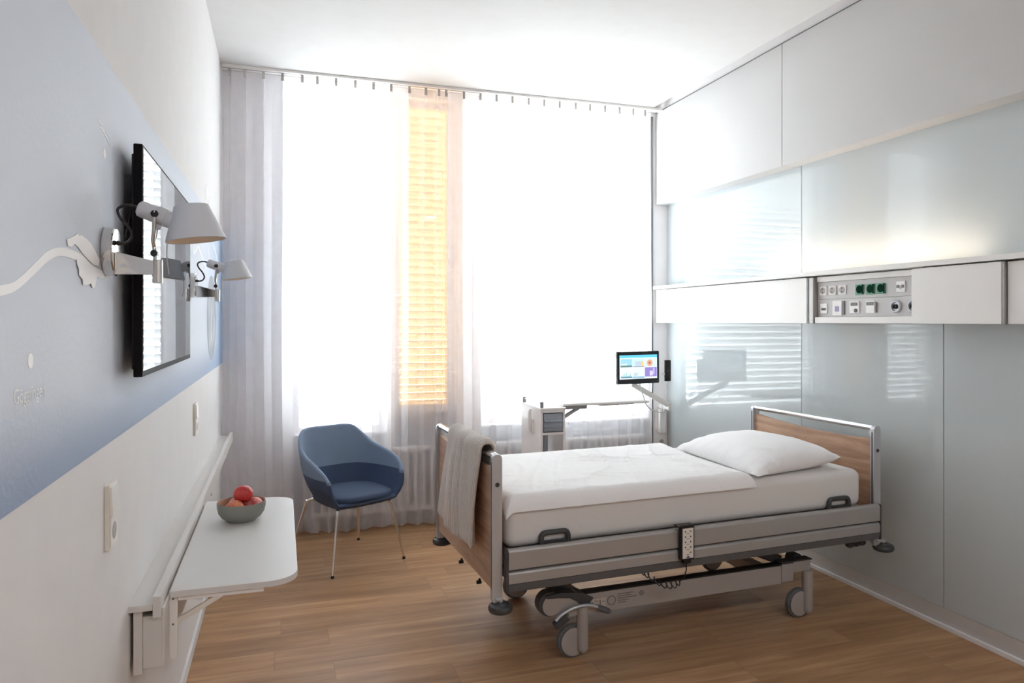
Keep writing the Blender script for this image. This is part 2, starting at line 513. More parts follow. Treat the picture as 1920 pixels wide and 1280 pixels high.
# ------------------------------------------------------------------ mesh helpers
class MB:
    def __init__(self):
        self.bm = bmesh.new()

    def _join(self, b, mat=None):
        if mat is not None:
            bmesh.ops.transform(b, matrix=mat, verts=b.verts)
        me = bpy.data.meshes.new('tmp')
        b.to_mesh(me)
        b.free()
        self.bm.from_mesh(me)
        bpy.data.meshes.remove(me)
        return self

    def box(self, x0, x1, y0, y1, z0, z1, bev=0.0, seg=2, mat=None):
        b = bmesh.new()
        bmesh.ops.create_cube(b, size=1.0)
        for v in b.verts:
            v.co = Vector(((x0 + x1) / 2 + v.co.x * (x1 - x0), (y0 + y1) / 2 + v.co.y * (y1 - y0), (z0 + z1) / 2 + v.co.z * (z1 - z0)))
        if bev > 0:
            bmesh.ops.bevel(b, geom=list(b.edges), offset=bev, segments=seg, profile=0.5, affect='EDGES')
        return self._join(b, mat)

    def prism(self, pts, axis, t0, t1, bev=0.0, seg=2, mat=None):
        """pts 2-D outline; axis 'x': pts=(y,z); 'y': pts=(x,z); 'z': pts=(x,y)"""
        b = bmesh.new()
        def mk(p, t):
            if axis == 'x':
                return (t, p[0], p[1])
            if axis == 'y':
                return (p[0], t, p[1])
            return (p[0], p[1], t)
        a = [b.verts.new(mk(p, t0)) for p in pts]
        c = [b.verts.new(mk(p, t1)) for p in pts]
        b.faces.new(a)
        b.faces.new(list(reversed(c)))
        n = len(pts)
        for i in range(n):
            b.faces.new((a[i], c[i], c[(i + 1) % n], a[(i + 1) % n]))
        bmesh.ops.recalc_face_normals(b, faces=b.faces)
        if bev > 0:
            ed = [e for e in b.edges if len(e.link_faces) == 2 and e.calc_face_angle(0) > 0.5]
            bmesh.ops.bevel(b, geom=ed, offset=bev, segments=seg, profile=0.5, affect='EDGES')
        return self._join(b, mat)

    def cyl(self, p0, p1, r0, r1=None, n=24, bev=0.0, mat=None):
        r1 = r0 if r1 is None else r1
        p0, p1 = Vector(p0), Vector(p1)
        d = p1 - p0
        b = bmesh.new()
        bmesh.ops.create_cone(b, cap_ends=True, cap_tris=False, segments=n, radius1=r0, radius2=r1, depth=d.length)
        if bev > 0:
            ed = [e for e in b.edges if any(len(f.verts) > 4 for f in e.link_faces)]
            bmesh.ops.bevel(b, geom=ed, offset=bev, segments=2, profile=0.5, affect='EDGES')
        q = d.to_track_quat('Z', 'Y').to_matrix().to_4x4()
        bmesh.ops.transform(b, matrix=Matrix.Translation((p0 + p1) / 2) @ q, verts=b.verts)
        return self._join(b, mat)

    def sphere(self, c, r, scale=(1, 1, 1), n=20):
        b = bmesh.new()
        bmesh.ops.create_uvsphere(b, u_segments=n, v_segments=max(8, n // 2), radius=r)
        for v in b.verts:
            v.co = Vector((c[0] + v.co.x * scale[0], c[1] + v.co.y * scale[1], c[2] + v.co.z * scale[2]))
        return self._join(b)

    def lathe(self, prof, origin=(0, 0, 0), axis=(0, 0, 1), n=40, closed=False):
        """prof: list of (radius, height) along axis"""
        b = bmesh.new()
        q = Vector(axis).to_track_quat('Z', 'Y').to_matrix()
        rings = []
        for (r, h) in prof:
            ring = []
            if r < 1e-6:
                ring = [b.verts.new(Vector(origin) + q @ Vector((0, 0, h)))] * n
            else:
                for k in range(n):
                    a = 2 * math.pi * k / n
                    ring.append(b.verts.new(Vector(origin) + q @ Vector((r * math.cos(a), r * math.sin(a), h))))
            rings.append(ring)
        pairs = list(zip(rings[:-1], rings[1:]))
        if closed:
            pairs.append((rings[-1], rings[0]))
        for A, B in pairs:
            for k in range(n):
                vs_ = [A[k], A[(k + 1) % n], B[(k + 1) % n], B[k]]
                u = []
                for x in vs_:
                    if x not in u:
                        u.append(x)
                if len(u) >= 3:
                    try:
                        b.faces.new(u)
                    except ValueError:
                        pass
        bmesh.ops.recalc_face_normals(b, faces=b.faces)
        return self._join(b)

    def tube(self, pts, r, n=10, smooth=0, radii=None):
        pts = [Vector(p) for p in pts]
        if smooth:
            pts, radii = catmull(pts, smooth, radii)
        b = bmesh.new()
        rings = []
        up = Vector((0.1, 0.2, 0.97))
        prev = None
        for i, p in enumerate(pts):
            t = (pts[min(i + 1, len(pts) - 1)] - pts[max(i - 1, 0)]).normalized()
            if prev is None:
                x = t.orthogonal().normalized()
            else:
                x = (prev - t * prev.dot(t))
                x = x.normalized() if x.length > 1e-6 else t.orthogonal().normalized()
            prev = x
            y = t.cross(x)
            rr = radii[i] if radii else r
            rings.append([b.verts.new(p + (x * math.cos(2 * math.pi * k / n) + y * math.sin(2 * math.pi * k / n)) * rr) for k in range(n)])
        for A, B in zip(rings[:-1], rings[1:]):
            for k in range(n):
                b.faces.new((A[k], A[(k + 1) % n], B[(k + 1) % n], B[k]))
        b.faces.new(list(reversed(rings[0])))
        b.faces.new(rings[-1])
        bmesh.ops.recalc_face_normals(b, faces=b.faces)
        return self._join(b)

    def grid(self, rows, close_u=False, uv=None):
        """rows: list of lists of points"""
        b = bmesh.new()
        V = [[b.verts.new(p) for p in row] for row in rows]
        lay = b.loops.layers.uv.new('UVMap') if uv else None
        for i in range(len(V) - 1):
            m = len(V[i])
            for j in range(m if close_u else m - 1):
                j2 = (j + 1) % m
                f = b.faces.new((V[i][j], V[i][j2], V[i + 1][j2], V[i + 1][j]))
                if lay:
                    for lp, (a, c) in zip(f.loops, ((i, j), (i, j2), (i + 1, j2), (i + 1, j))):
                        lp[lay].uv = uv[a][c]
        return self._join(b)

    def shear(self, k):
        for v in self.bm.verts:
            v.co.z += k * v.co.x
        return self

    def build(self, name, mat, parent=None, world=True, angle=40, keep=None, merge=False):
        if merge:
            bmesh.ops.remove_doubles(self.bm, verts=self.bm.verts, dist=1e-5)
        if keep is not False:
            bmesh.ops.recalc_face_normals(self.bm, faces=self.bm.faces)
        me = bpy.data.meshes.new(name)
        off = Vector((0, 0, 0))
        if world and parent is not None:
            p = parent
            while p is not None:
                off += p.location
                p = p.parent
            bmesh.ops.translate(self.bm, vec=-off, verts=self.bm.verts)
        self.bm.to_mesh(me)
        self.bm.free()
        me.materials.append(M[mat] if isinstance(mat, str) else mat)
        for f in me.polygons:
            f.use_smooth = True
        me.set_sharp_from_angle(angle=R(angle))
        o = bpy.data.objects.new(name, me)
        COL.objects.link(o)
        if angle == 40:
            wn = o.modifiers.new('flat_faces', 'WEIGHTED_NORMAL')
            wn.keep_sharp = True
            wn.weight = 100
        if parent is not None:
            o.parent = parent
        return o


def catmull(pts, k, radii=None):
    out, ro = [], []
    n = len(pts)
    for i in range(n - 1):
        p0, p1, p2, p3 = pts[max(i - 1, 0)], pts[i], pts[i + 1], pts[min(i + 2, n - 1)]
        for s in range(k):
            t = s / k
            out.append(0.5 * ((2 * p1) + (p2 - p0) * t + (2 * p0 - 5 * p1 + 4 * p2 - p3) * t * t + (3 * p1 - p0 - 3 * p2 + p3) * t ** 3))
            if radii:
                ro.append(radii[i] * (1 - t) + radii[i + 1] * t)
    out.append(pts[-1])
    if radii:
        ro.append(radii[-1])
    return out, (ro if radii else None)


def thing(name, label, cat, loc=(0, 0, 0), rotz=0.0, group=None):
    o = bpy.data.objects.new(name, None)
    o.empty_display_size = 0.1
    o.location = loc
    o.rotation_euler = (0, 0, rotz)
    COL.objects.link(o)
    return tag(o, label, cat, group)


def tag(o, label, cat, group=None, kind=None):
    o['label'] = label
    o['category'] = cat
    if group:
        o['group'] = group
    if kind:
        o['kind'] = kind
    return o


def struct(o, label=None):
    o['kind'] = 'structure'
    if label:
        o['label'] = label
    return o


def copy_tree(o, parent=None):
    c = o.copy()
    COL.objects.link(c)
    if parent is not None:
        c.parent = parent
    for ch in list(o.children):
        copy_tree(ch, c)
    return c


def text_mesh(txt, size, name, mat, parent, mw, extrude=0.0):
    cu = bpy.data.curves.new('txt', 'FONT')
    cu.body = txt
    cu.size = size
    cu.extrude = extrude
    o = bpy.data.objects.new('txt', cu)
    COL.objects.link(o)
    dg = bpy.context.evaluated_depsgraph_get()
    dg.update()
    me = bpy.data.meshes.new_from_object(o.evaluated_get(dg))
    bpy.data.objects.remove(o)
    bpy.data.curves.remove(cu)
    me.transform(mw)
    if parent is not None:
        me.transform(Matrix.Translation(-parent.location))
    me.materials.clear()
    me.materials.append(M[mat])
    ob = bpy.data.objects.new(name, me)
    COL.objects.link(ob)
    ob.parent = parent
    return ob


# room dimensions (metres; the camera stands at x=0, y=0, 1.5 m high)
XL, XR, YB, YW, ZC = -0.39, 3.08, -1.9, 5.31, 3.23

# ================================================================== THE SETTING
struct(MB().box(XL - 0.2, XR + 0.2, YB - 0.2, YW + 0.3, -0.2, 0.0).build('floor', 'floor'))
XS, ZS = 2.868, 3.30           # shadow slot along the fascia panels
struct(MB().box(XL - 0.2, XS, YB - 0.2, YW + 0.3, ZC, ZC + 0.2).box(XS, XR + 0.2, YB - 0.2, YW + 0.3, ZS, ZC + 0.2).box(XS, XR + 0.2, YW, YW + 0.3, ZC, ZS).box(XS, XR + 0.2, YB - 0.2, YB, ZC, ZS).build('ceiling', 'ceiling'))
struct(MB().box(2.986, 3.09, YB, YW, 3.2295, ZS).build('trim_3', 'frame_white'))
struct(MB().box(2.9715, 2.985, YB, YW, 3.2285, 3.2345).build('trim_4', 'dark_alu'))
struct(MB().box(XL - 0.2, XL, YB, YW, 0, ZC).build('wall_left', 'wall'))
struct(MB().box(XR + 0.012, XR + 0.2, YB, YW, 0, ZS).build('wall_right', 'wall'))
struct(MB().box(XL - 0.2, XR + 0.2, YB - 0.2, YB, 0, ZC).build('wall_rear', 'wall_dim'))
# window wall with three openings
W_OPEN = [(0.07, 0.74, 0.677), (0.80, 1.265, 0.81), (1.46, 2.90, 0.687)]
W_TOP = 3.17
wm = MB()
par = MB()
struct(MB().box(XL - 0.2, 0.07, YW, YW + 0.3, 0, ZC).build('wall_pillar', 'wall_grey'))
wm.box(0.74, 0.80, YW, YW + 0.3, 0, ZC)
wm.box(1.265, 1.46, YW, YW + 0.3, 0, ZC)
wm.box(2.90, XR + 0.2, YW, YW + 0.3, 0, ZC)
for (a, b_, s) in W_OPEN:
    par.box(a, b_, YW, YW + 0.3, 0, s)
    wm.box(a, b_, YW, YW + 0.3, W_TOP, ZC)
struct(wm.build('wall_window', 'wall_white'))
struct(par.build('wall_parapet', 'wall_parapet'))
# skirtings
struct(MB().box(XL, XL + 0.013, YB, YW, 0, 0.05, 0.002).build('baseboard_left', 'skirt'))
bb = MB().box(XR - 0.012, XR + 0.012, YB, YW, 0.0, 0.022, 0.002)
struct(bb.build('baseboard_right', 'skirt'))

# windows: frame, pane
for i, (a, b_, s) in enumerate(W_OPEN):
    w = thing('window_%d' % (i + 1), None, None, ((a + b_) / 2, YW + 0.12, s))
    for k in ('label', 'category'):
        del w[k]
    struct(w)
    f = MB()
    t = 0.05
    y0, y1 = YW + 0.09, YW + 0.16
    f.prism([(a, s), (b_, s), (b_, s + t), (a, s + t)], 'y', y0, y1)
    f.box(a, b_, y0, y1, W_TOP - t, W_TOP)
    f.box(a, a + t, y0, y1, s + t, W_TOP - t)
    f.box(b_ - t, b_, y0, y1, s + t, W_TOP - t)
    f.build('window_frame', 'frame_white', w)
    MB().box(a + t, b_ - t, YW + 0.12, YW + 0.128, s + t, W_TOP - t).build('window_pane', 'orange_pane' if i == 1 else 'pane', w)
    if i != 1:
        MB().box(a, b_, YW + 0.001, YW + 0.09, s, s + 0.012, 0.002).build('window_sill', 'frame_white', w)

# venetian blinds hanging outside the panes
for i, (a, b_, s) in enumerate(W_OPEN):
    bl = thing('venetian_blind', ['white venetian blind outside the narrow window beside the grey wall strip',
                                  'white venetian blind outside the orange glass strip',
                                  'white venetian blind outside the wide window beside the bed head'][i], 'blind',
               ((a + b_) / 2, YW + 0.22, s), group='venetian blinds outside the windows')
    sl = MB()
    zz = s + 0.05
    while zz < W_TOP - 0.04:
        mt = Matrix.Translation(((a + b_) / 2, YW + 0.22, zz)) @ Matrix.Rotation(R(-66 if i == 1 else -48), 4, 'X')
        sl.box(-(b_ - a) / 2 + 0.01, (b_ - a) / 2 - 0.01, -0.03, 0.03, -0.0006, 0.0006, mat=mt)
        zz += 0.058
    sl.build('slats', 'blind', bl)
    MB().box(a + 0.01, b_ - 0.01, YW + 0.19, YW + 0.25, s + 0.002, s + 0.02, 0.003).build('bottom_rail', 'blind', bl)

# dark metal edge profile at the window's end of the return wall
struct(MB().box(2.925, 2.943, YW - 0.012, YW, 0.42, 3.2, 0.002).build('trim_1', 'dark_alu'))

# radiators below the windows
for (xa, xb, lab) in ((0.12, 1.22, 'white column radiator behind the sheer curtain beside the blue chair'),
                      (1.52, 2.86, 'white column radiator behind the sheer curtain and the bedside cabinet')):
    rd = thing('radiator', lab, 'radiator', ((xa + xb) / 2, YW - 0.04, 0), group='radiators below the windows')
    cm = MB()
    n = int((xb - xa) / 0.06)
    for k in range(n):
        x = xa + (k + 0.5) * (xb - xa) / n
        for yy in (YW - 0.052, YW - 0.034):
            cm.cyl((x, yy, 0.11), (x, yy, 0.56), 0.0125, n=8)
    cm.box(xa, xb, YW - 0.066, YW - 0.02, 0.10, 0.135, 0.01)
    cm.box(xa, xb, YW - 0.066, YW - 0.02, 0.54, 0.575, 0.01)
    cm.build('columns', 'radiator', rd)
    for xx in (xa + 0.1, xb - 0.13):
        MB().box(xx, xx + 0.03, YW - 0.064, YW - 0.022, 0.0, 0.10).build('foot', 'radiator', rd)

# unseen ceiling fill lights, added behind the camera to brighten the room
for (x, lab) in ((1.35, 'round ceiling light added for fill on the mural side, out of view'), (2.35, 'round ceiling light added for fill on the glass wall side, out of view')):
    dl = thing('fill_light', lab, 'light', (x, -0.8, ZC - 0.02), group='added fill lights')
    MB().lathe([(0.085, 0.0), (0.105, 0.0), (0.107, 0.004), (0.107, 0.0195), (0.085, 0.0195)], (x, -0.8, ZC - 0.02), n=40, closed=True).build('trim_ring', 'white_plastic', dl)
    MB().cyl((x, -0.8, ZC - 0.011), (x, -0.8, ZC - 0.001), 0.084, n=40).build('diffuser', 'fill_glow', dl)
    lamp('fill_light_lamp', 'AREA', (x, -0.8, ZC - 0.0125), (0, 0, 0), 4.0, (0.98, 0.98, 1.0), shape='DISK', size=0.16)

# ================================================================== RIGHT WALL: upper fascia panels, glass panels
for (ya, yb, lab) in ((3.728, 5.30, 'white upper wall fascia panel next to the curtain'),
                      (-1.88, 3.724, 'white upper wall fascia panel running above the lit glass and bed head')):
    o = MB().box(2.97, 3.09, ya, yb, 2.468, 3.228, 0.002).build('wall_fascia', 'cab')
    tag(o, lab, 'wall panel', 'upper wall fascia panels')
for (ya, yb, za, zb, lab) in (
        (3.682, 5.308, 0.10, 1.487, 'pale glossy glass wall panel behind the monitor, below the rail'),
        (2.68, 3.678, 0.10, 1.487, 'pale glossy glass wall panel directly behind the bed headboard'),
        (-1.88, 2.676, 0.10, 1.487, 'pale glossy glass wall panel past the near headboard post'),
        (3.682, 5.308, 1.765, 2.468, 'pale glossy glass panel above the rail next to the curtain'),
        (-1.88, 3.678, 1.765, 2.468, 'glossy glass panel above the rail carrying the warm glow')):
    o = MB().box(XR, XR + 0.012, ya, yb, za, zb, 0.0008, 1).build('glass_wall_panel', 'glasspanel')
    tag(o, lab, 'glass panel', 'back painted glass panels')
# lower plinth strip of the glass cladding
struct(MB().box(XR + 0.001, XR + 0.013, -1.88, 5.308, 0.022, 0.099, 0.001).build('trim_2', 'cab'))

# ================================================================== BED HEAD SUPPLY RAIL
rail = thing('supply_rail', 'long white bed head supply rail on the glass wall with sockets in its open middle', 'supply rail', (2.97, 3.1, 1.487))
rb = MB()
rb.box(3.005, XR - 0.0005, 0.0, 5.30, 1.488, 1.76)                      # housing body
rb.build('housing', 'white_plastic', rail)
MB().box(2.945, XR - 0.0005, 0.0, 5.305, 1.764, 1.776, 0.002).box(2.940, 2.9445, 0.0, 5.305, 1.764, 1.789, 0.001).build('top_ledge', 'white_plastic', rail)
MB().box(2.972, 3.004, 2.74, 3.44, 1.488, 1.524, 0.003).build('bottom_lip', 'white_plastic', rail)
MB().box(2.985, 3.004, 2.74, 3.44, 1.727, 1.757, 0.003).build('top_lip', 'white_plastic', rail)
MB().box(2.966, 3.003, 3.500, 5.30, 1.487, 1.758, 0.003).build('cover', 'white_plastic', rail)
MB().box(2.968, 3.003, 3.488, 3.497, 1.487, 1.757, 0.001).build('cover_end_strip', 'cart_grey', rail)
MB().box(2.972, 3.002, 3.481, 3.4865, 1.500, 1.60, 0.0).build('cover_gap', 'dark', rail)
MB().box(2.966, 3.003, 3.446, 3.480, 1.487, 1.757, 0.003).build('end_post', 'rail_grey', rail)
MB().box(2.950, 3.003, 2.283, 2.745, 1.487, 1.758, 0.003).build('cover', 'white_plastic', rail)
MB().box(2.953, 3.003, 2.272, 2.281, 1.487, 1.757, 0.001).build('cover_end_strip', 'rail_grey', rail)
for (ya, yb) in ((0.0, 2.70), (3.52, 4.35)):
    MB().box(2.975, 3.0045, ya, yb, 1.7585, 1.7635).build('shadow_gap', 'black', rail)
MB().box(2.966, 3.003, 0.0, 2.268, 1.487, 1.757, 0.003).build('cover', 'white_plastic', rail)
pn = MB()
pn.box(2.997, 3.0045, 2.746, 3.444, 1.627, 1.726, 0.001)
pn.build('socket_panel', 'cab', rail)
MB().box(2.997, 3.0045, 2.746, 3.444, 1.525, 1.6255, 0.001).build('socket_panel', 'cab', rail)


def socket_face(y, z, w, h, mat, name='power_socket', x=2.997):
    return MB().box(x - 0.006, x, y - w / 2, y + w / 2, z - h / 2, z + h / 2, 0.002).build(name, mat, rail)


for y in (3.396, 3.322, 3.246):
    s_ = socket_face(y, 1.676, 0.056, 0.052, 'white_plastic')
    MB().lathe([(0.0, 0.0), (0.0195, 0.0), (0.0195, 0.002), (0.017, 0.002), (0.016, 0.0008), (0, 0.0008)], (2.991, y, 1.676), (-1, 0, 0), 28).build('socket_well', 'sock_grey', s_)
    q = MB()
    for dz in (-0.009, 0.009):
        q.cyl((2.9902, y - 0.0, 1.676 + dz), (2.988, y, 1.676 + dz), 0.0032, n=12)
    q.build('pin_hole', 'dark', s_)
for y in (3.121, 3.047, 2.976):
    s_ = socket_face(y, 1.672, 0.058, 0.056, 'green')
    MB().lathe([(0.0, 0.0), (0.0215, 0.0), (0.0215, 0.0015), (0, 0.0015)], (2.991, y, 1.673), (-1, 0, 0), 28).box(2.9885, 2.991, y - 0.026, y - 0.0185, 1.648, 1.698).build('socket_well', 'green_dark', s_)
s_ = socket_face(2.849, 1.676, 0.055, 0.056, 'white_plastic', 'antenna_socket')
for dy in (-0.014, 0.014):
    MB().cyl((2.991, 2.849 + dy, 1.677), (2.987, 2.849 + dy, 1.677), 0.0085, n=18).build('antenna_jack', 'grey_mark', s_)
MB().cyl((2.991, 2.849, 1.668), (2.988, 2.849, 1.668), 0.005, n=12).build('screw', 'sock_grey', s_)
s_ = socket_face(3.391, 1.574, 0.054, 0.056, 'white_plastic', 'network_socket')
MB().box(2.989, 2.992, 3.372, 3.388, 1.563, 1.577).box(2.989, 2.992, 3.390, 3.406, 1.563, 1.577).build('network_jack', 'dark', s_)
s_ = socket_face(3.286, 1.574, 0.072, 0.084, 'white_plastic', 'call_socket')
MB().box(2.989, 2.992, 3.270, 3.300, 1.555, 1.585, 0.002).build('call_contact', 'violet', s_)
MB().box(2.990, 2.997, 3.230, 3.241, 1.536, 1.614, 0.002).build('panel_slot', 'grey_mark', rail)
s_ = socket_face(3.158, 1.576, 0.070, 0.066, 'white_plastic', 'data_socket')
MB().box(2.989, 2.992, 3.134, 3.182, 1.585, 1.603, 0.003).build('label_window', 'grey_mark', s_)
MB().cyl((2.992, 3.145, 1.558), (2.988, 3.145, 1.558), 0.011, n=18).build('round_jack', 'dark', s_)
s_ = socket_face(3.046, 1.576, 0.060, 0.066, 'white_plastic', 'data_socket')
MB().box(2.989, 2.992, 3.022, 3.070, 1.585, 1.603, 0.003).build('label_window', 'grey_mark', s_)
MB().box(2.990, 2.997, 3.003, 3.011, 1.546, 1.602, 0.002).build('panel_slot', 'grey_mark', rail)
for y in (2.878, 2.772):
    g = MB().lathe([(0.0, 0.0), (0.033, 0.0), (0.033, 0.006), (0.028, 0.012), (0.024, 0.012), (0.022, 0.004), (0, 0.004)], (2.997, y, 1.575), (-1, 0, 0), 36).build('gas_outlet', 'alu', rail)
    MB().lathe([(0, 0.0), (0.013, 0.0), (0.013, 0.012), (0.009, 0.012), (0.009, 0.006), (0, 0.006)], (2.9925, y, 1.575), (-1, 0, 0), 28).build('gas_nozzle', 'black', g)
# warm uplight strip let into the ledge
up = thing('uplight', 'warm linear uplight set in the supply rail ledge, washing the glass above', 'light', (2.97, 3.1, 1.7765))
MB().box(2.948, 2.99, 2.42, 4.0, 1.7765, 1.783, 0.001).build('housing', 'white_plastic', up)
MB().box(2.955, 2.985, 2.45, 3.97, 1.7832, 1.7858, 0.001).build('diffuser', 'led', up)

# ================================================================== LEFT WALL: mural
mu = thing('wall_mural', 'misty grey blue printed mural band with white river and place name on the white wall', 'mural', (XL, 3.0, 1.2))
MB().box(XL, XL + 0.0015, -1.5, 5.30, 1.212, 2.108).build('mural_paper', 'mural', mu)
XM = XL + 0.0016


def decal(pts, name, mat, dx=0.0):
    return MB().prism(pts, 'x', XM + dx, XM + dx + 0.0008).build(name, mat, mu)


def ribbon(cl, w):
    c = [Vector((p[0], p[1], 0)) for p in cl]
    c, ww = catmull(c, 6, w)
    L, Rr = [], []
    for i, p in enumerate(c):
        t = (c[min(i + 1, len(c) - 1)] - c[max(i - 1, 0)]).normalized()
        nrm = Vector((-t.y, t.x, 0))
        L.append((p.x + nrm.x * ww[i] / 2, p.y + nrm.y * ww[i] / 2))
        Rr.append((p.x - nrm.x * ww[i] / 2, p.y - nrm.y * ww[i] / 2))
    return L, Rr


def ribbon_mesh(cl, w, name, mat, dx=0.0):
    L, Rr = ribbon(cl, w)
    rows = [[(XM + dx, a[0], a[1]), (XM + dx, b[0], b[1])] for a, b in zip(L, Rr)]
    top = [[(XM + dx + 0.0008, a[0], a[1]), (XM + dx + 0.0008, b[0], b[1])] for a, b in zip(L, Rr)]
    m = MB()
    m.grid([[r[0], r[1], t[1], t[0]] for r, t in zip(rows, top)], close_u=True)
    return m.build(name, mat, mu)


ribbon_mesh([(1.0, 1.50), (1.10, 1.522), (1.20, 1.542), (1.275, 1.554), (1.36, 1.585), (1.43, 1.612), (1.50, 1.627), (1.58, 1.630), (1.66, 1.626), (1.74, 1.612), (1.82, 1.606), (1.90, 1.61)],
            [0.014, 0.014, 0.015, 0.014, 0.016, 0.017, 0.016, 0.017, 0.018, 0.018, 0.018, 0.012], 'river', 'mural_white')
decal([(1.553, 1.643), (1.548, 1.655), (1.572, 1.661), (1.60, 1.668), (1.622, 1.676), (1.632, 1.671), (1.648, 1.675), (1.69, 1.671), (1.73, 1.665), (1.765, 1.652), (1.80, 1.636), (1.79, 1.622), (1.745, 1.622), (1.70, 1.630), (1.66, 1.638), (1.625, 1.648), (1.60, 1.652), (1.578, 1.644)], 'figure', 'mural_white', 0.001)
decal([(1.61, 1.624), (1.632, 1.622), (1.66, 1.617), (1.70, 1.611), (1.76, 1.606), (1.775, 1.600), (1.765, 1.585), (1.75, 1.572), (1.735, 1.572), (1.72, 1.580), (1.69, 1.576), (1.66, 1.574), (1.655, 1.585), (1.63, 1.592), (1.628, 1.604), (1.615, 1.612)], 'figure', 'mural_white', 0.002)


def disc(cy, cz, r, n=28, ry=None):
    ry = r if ry is None else ry
    return [(cy + ry * math.cos(2 * math.pi * k / n), cz + r * math.sin(2 * math.pi * k / n)) for k in range(n)]


decal(disc(1.344, 1.4355, 0.0125), 'place_dot', 'mural_white')
decal(disc(1.855, 1.886, 0.0115), 'place_dot', 'mural_white')
# printed place name (reads along the wall towards the window)
tm = Matrix(((0, 0, 1, XM + 0.0004), (1, 0, 0, 1.268), (0, 1, 0, 1.372), (0, 0, 0, 1)))
text_mesh('Gögglingen', 0.034, 'place_name', 'mural_pale', mu, tm)
# faint slanted second name near the top of the print, only specks readable
for (a, b_) in (((1.80, 1.948), (1.83, 1.944)), ((1.815, 1.937), (1.85, 1.933)), ((1.85, 1.930), (1.885, 1.925)), ((1.86, 1.940), (1.90, 1.934)), ((1.885, 1.922), (1.915, 1.917))):
    ribbon_mesh([a, ((a[0] + b_[0]) / 2, (a[1] + b_[1]) / 2), b_], [0.0035, 0.0035, 0.0035], 'faint_mark', 'mural_pale')
# far end of the print: balloon and paper planes
decal(disc(4.50, 1.52, 0.245, 40, 0.27), 'balloon', 'mural_grey')
bm_ = []
for q in range(7):
    a0 = 4.36 + 0.05 * q
    ribbon_mesh([(a0, 1.34 + 0.02 * (q % 3)), (a0 + 0.02 * (-1) ** q, 1.48), (a0 - 0.015, 1.60), (a0 + 0.01, 1.68)], [0.006, 0.014, 0.008, 0.004], 'balloon_pattern', 'mural_pale' if q % 2 else 'mural_white', 0.0008)
for cl in ([(3.50, 1.90), (3.62, 1.815), (3.80, 1.868), (4.13, 1.79)], [(4.30, 1.94), (4.36, 1.80)], [(4.60, 1.96), (4.75, 1.93), (5.0, 1.84)]):
    for p, q in zip(cl[:-1], cl[1:]):
        ribbon_mesh([p, ((p[0] + q[0]) / 2, (p[1] + q[1]) / 2), q], [0.012, 0.012, 0.012], 'paper_plane_line', 'mural_white')
ribbon_mesh([(2.085, 1.715), (2.15, 1.79), (2.205, 1.858)], [0.012, 0.008, 0.002], 'spire', 'mural_white')
# thin sketched twigs above the mural edge
for cl in ([(4.06, 2.11), (4.15, 2.16), (4.20, 2.24)], [(4.12, 2.11), (4.32, 2.16), (4.45, 2.22)], [(4.3, 2.11), (4.5, 2.145), (4.62, 2.17)], [(4.55, 2.11), (4.75, 2.13), (4.85, 2.17)], [(4.05, 2.2), (4.22, 2.17), (4.38, 2.115)]):
    ribbon_mesh(cl, [0.004, 0.004, 0.003], 'sketched_twig', 'line_grey', -0.0015)

# ================================================================== TELEVISION
tv = thing('television', 'black flat screen television mounted on the blue mural behind the near wall lamp', 'television', (-0.35, 2.51, 1.654))
MB().box(-0.357, -0.3355, 2.012, 3.005, 1.358, 1.950, 0.0025).build('housing', 'tvblack', tv)
MB().box(-0.366, -0.3575, 2.04, 2.98, 1.376, 1.930, 0.003).build('back_cover', 'black', tv)
MB().box(-0.3355, -0.3348, 2.020, 2.997, 1.374, 1.942).build('screen', 'screen', tv)
MB().box(XL + 0.0017, -0.3662, 2.28, 2.72, 1.52, 1.78, 0.003).build('wall_bracket', 'black', tv)


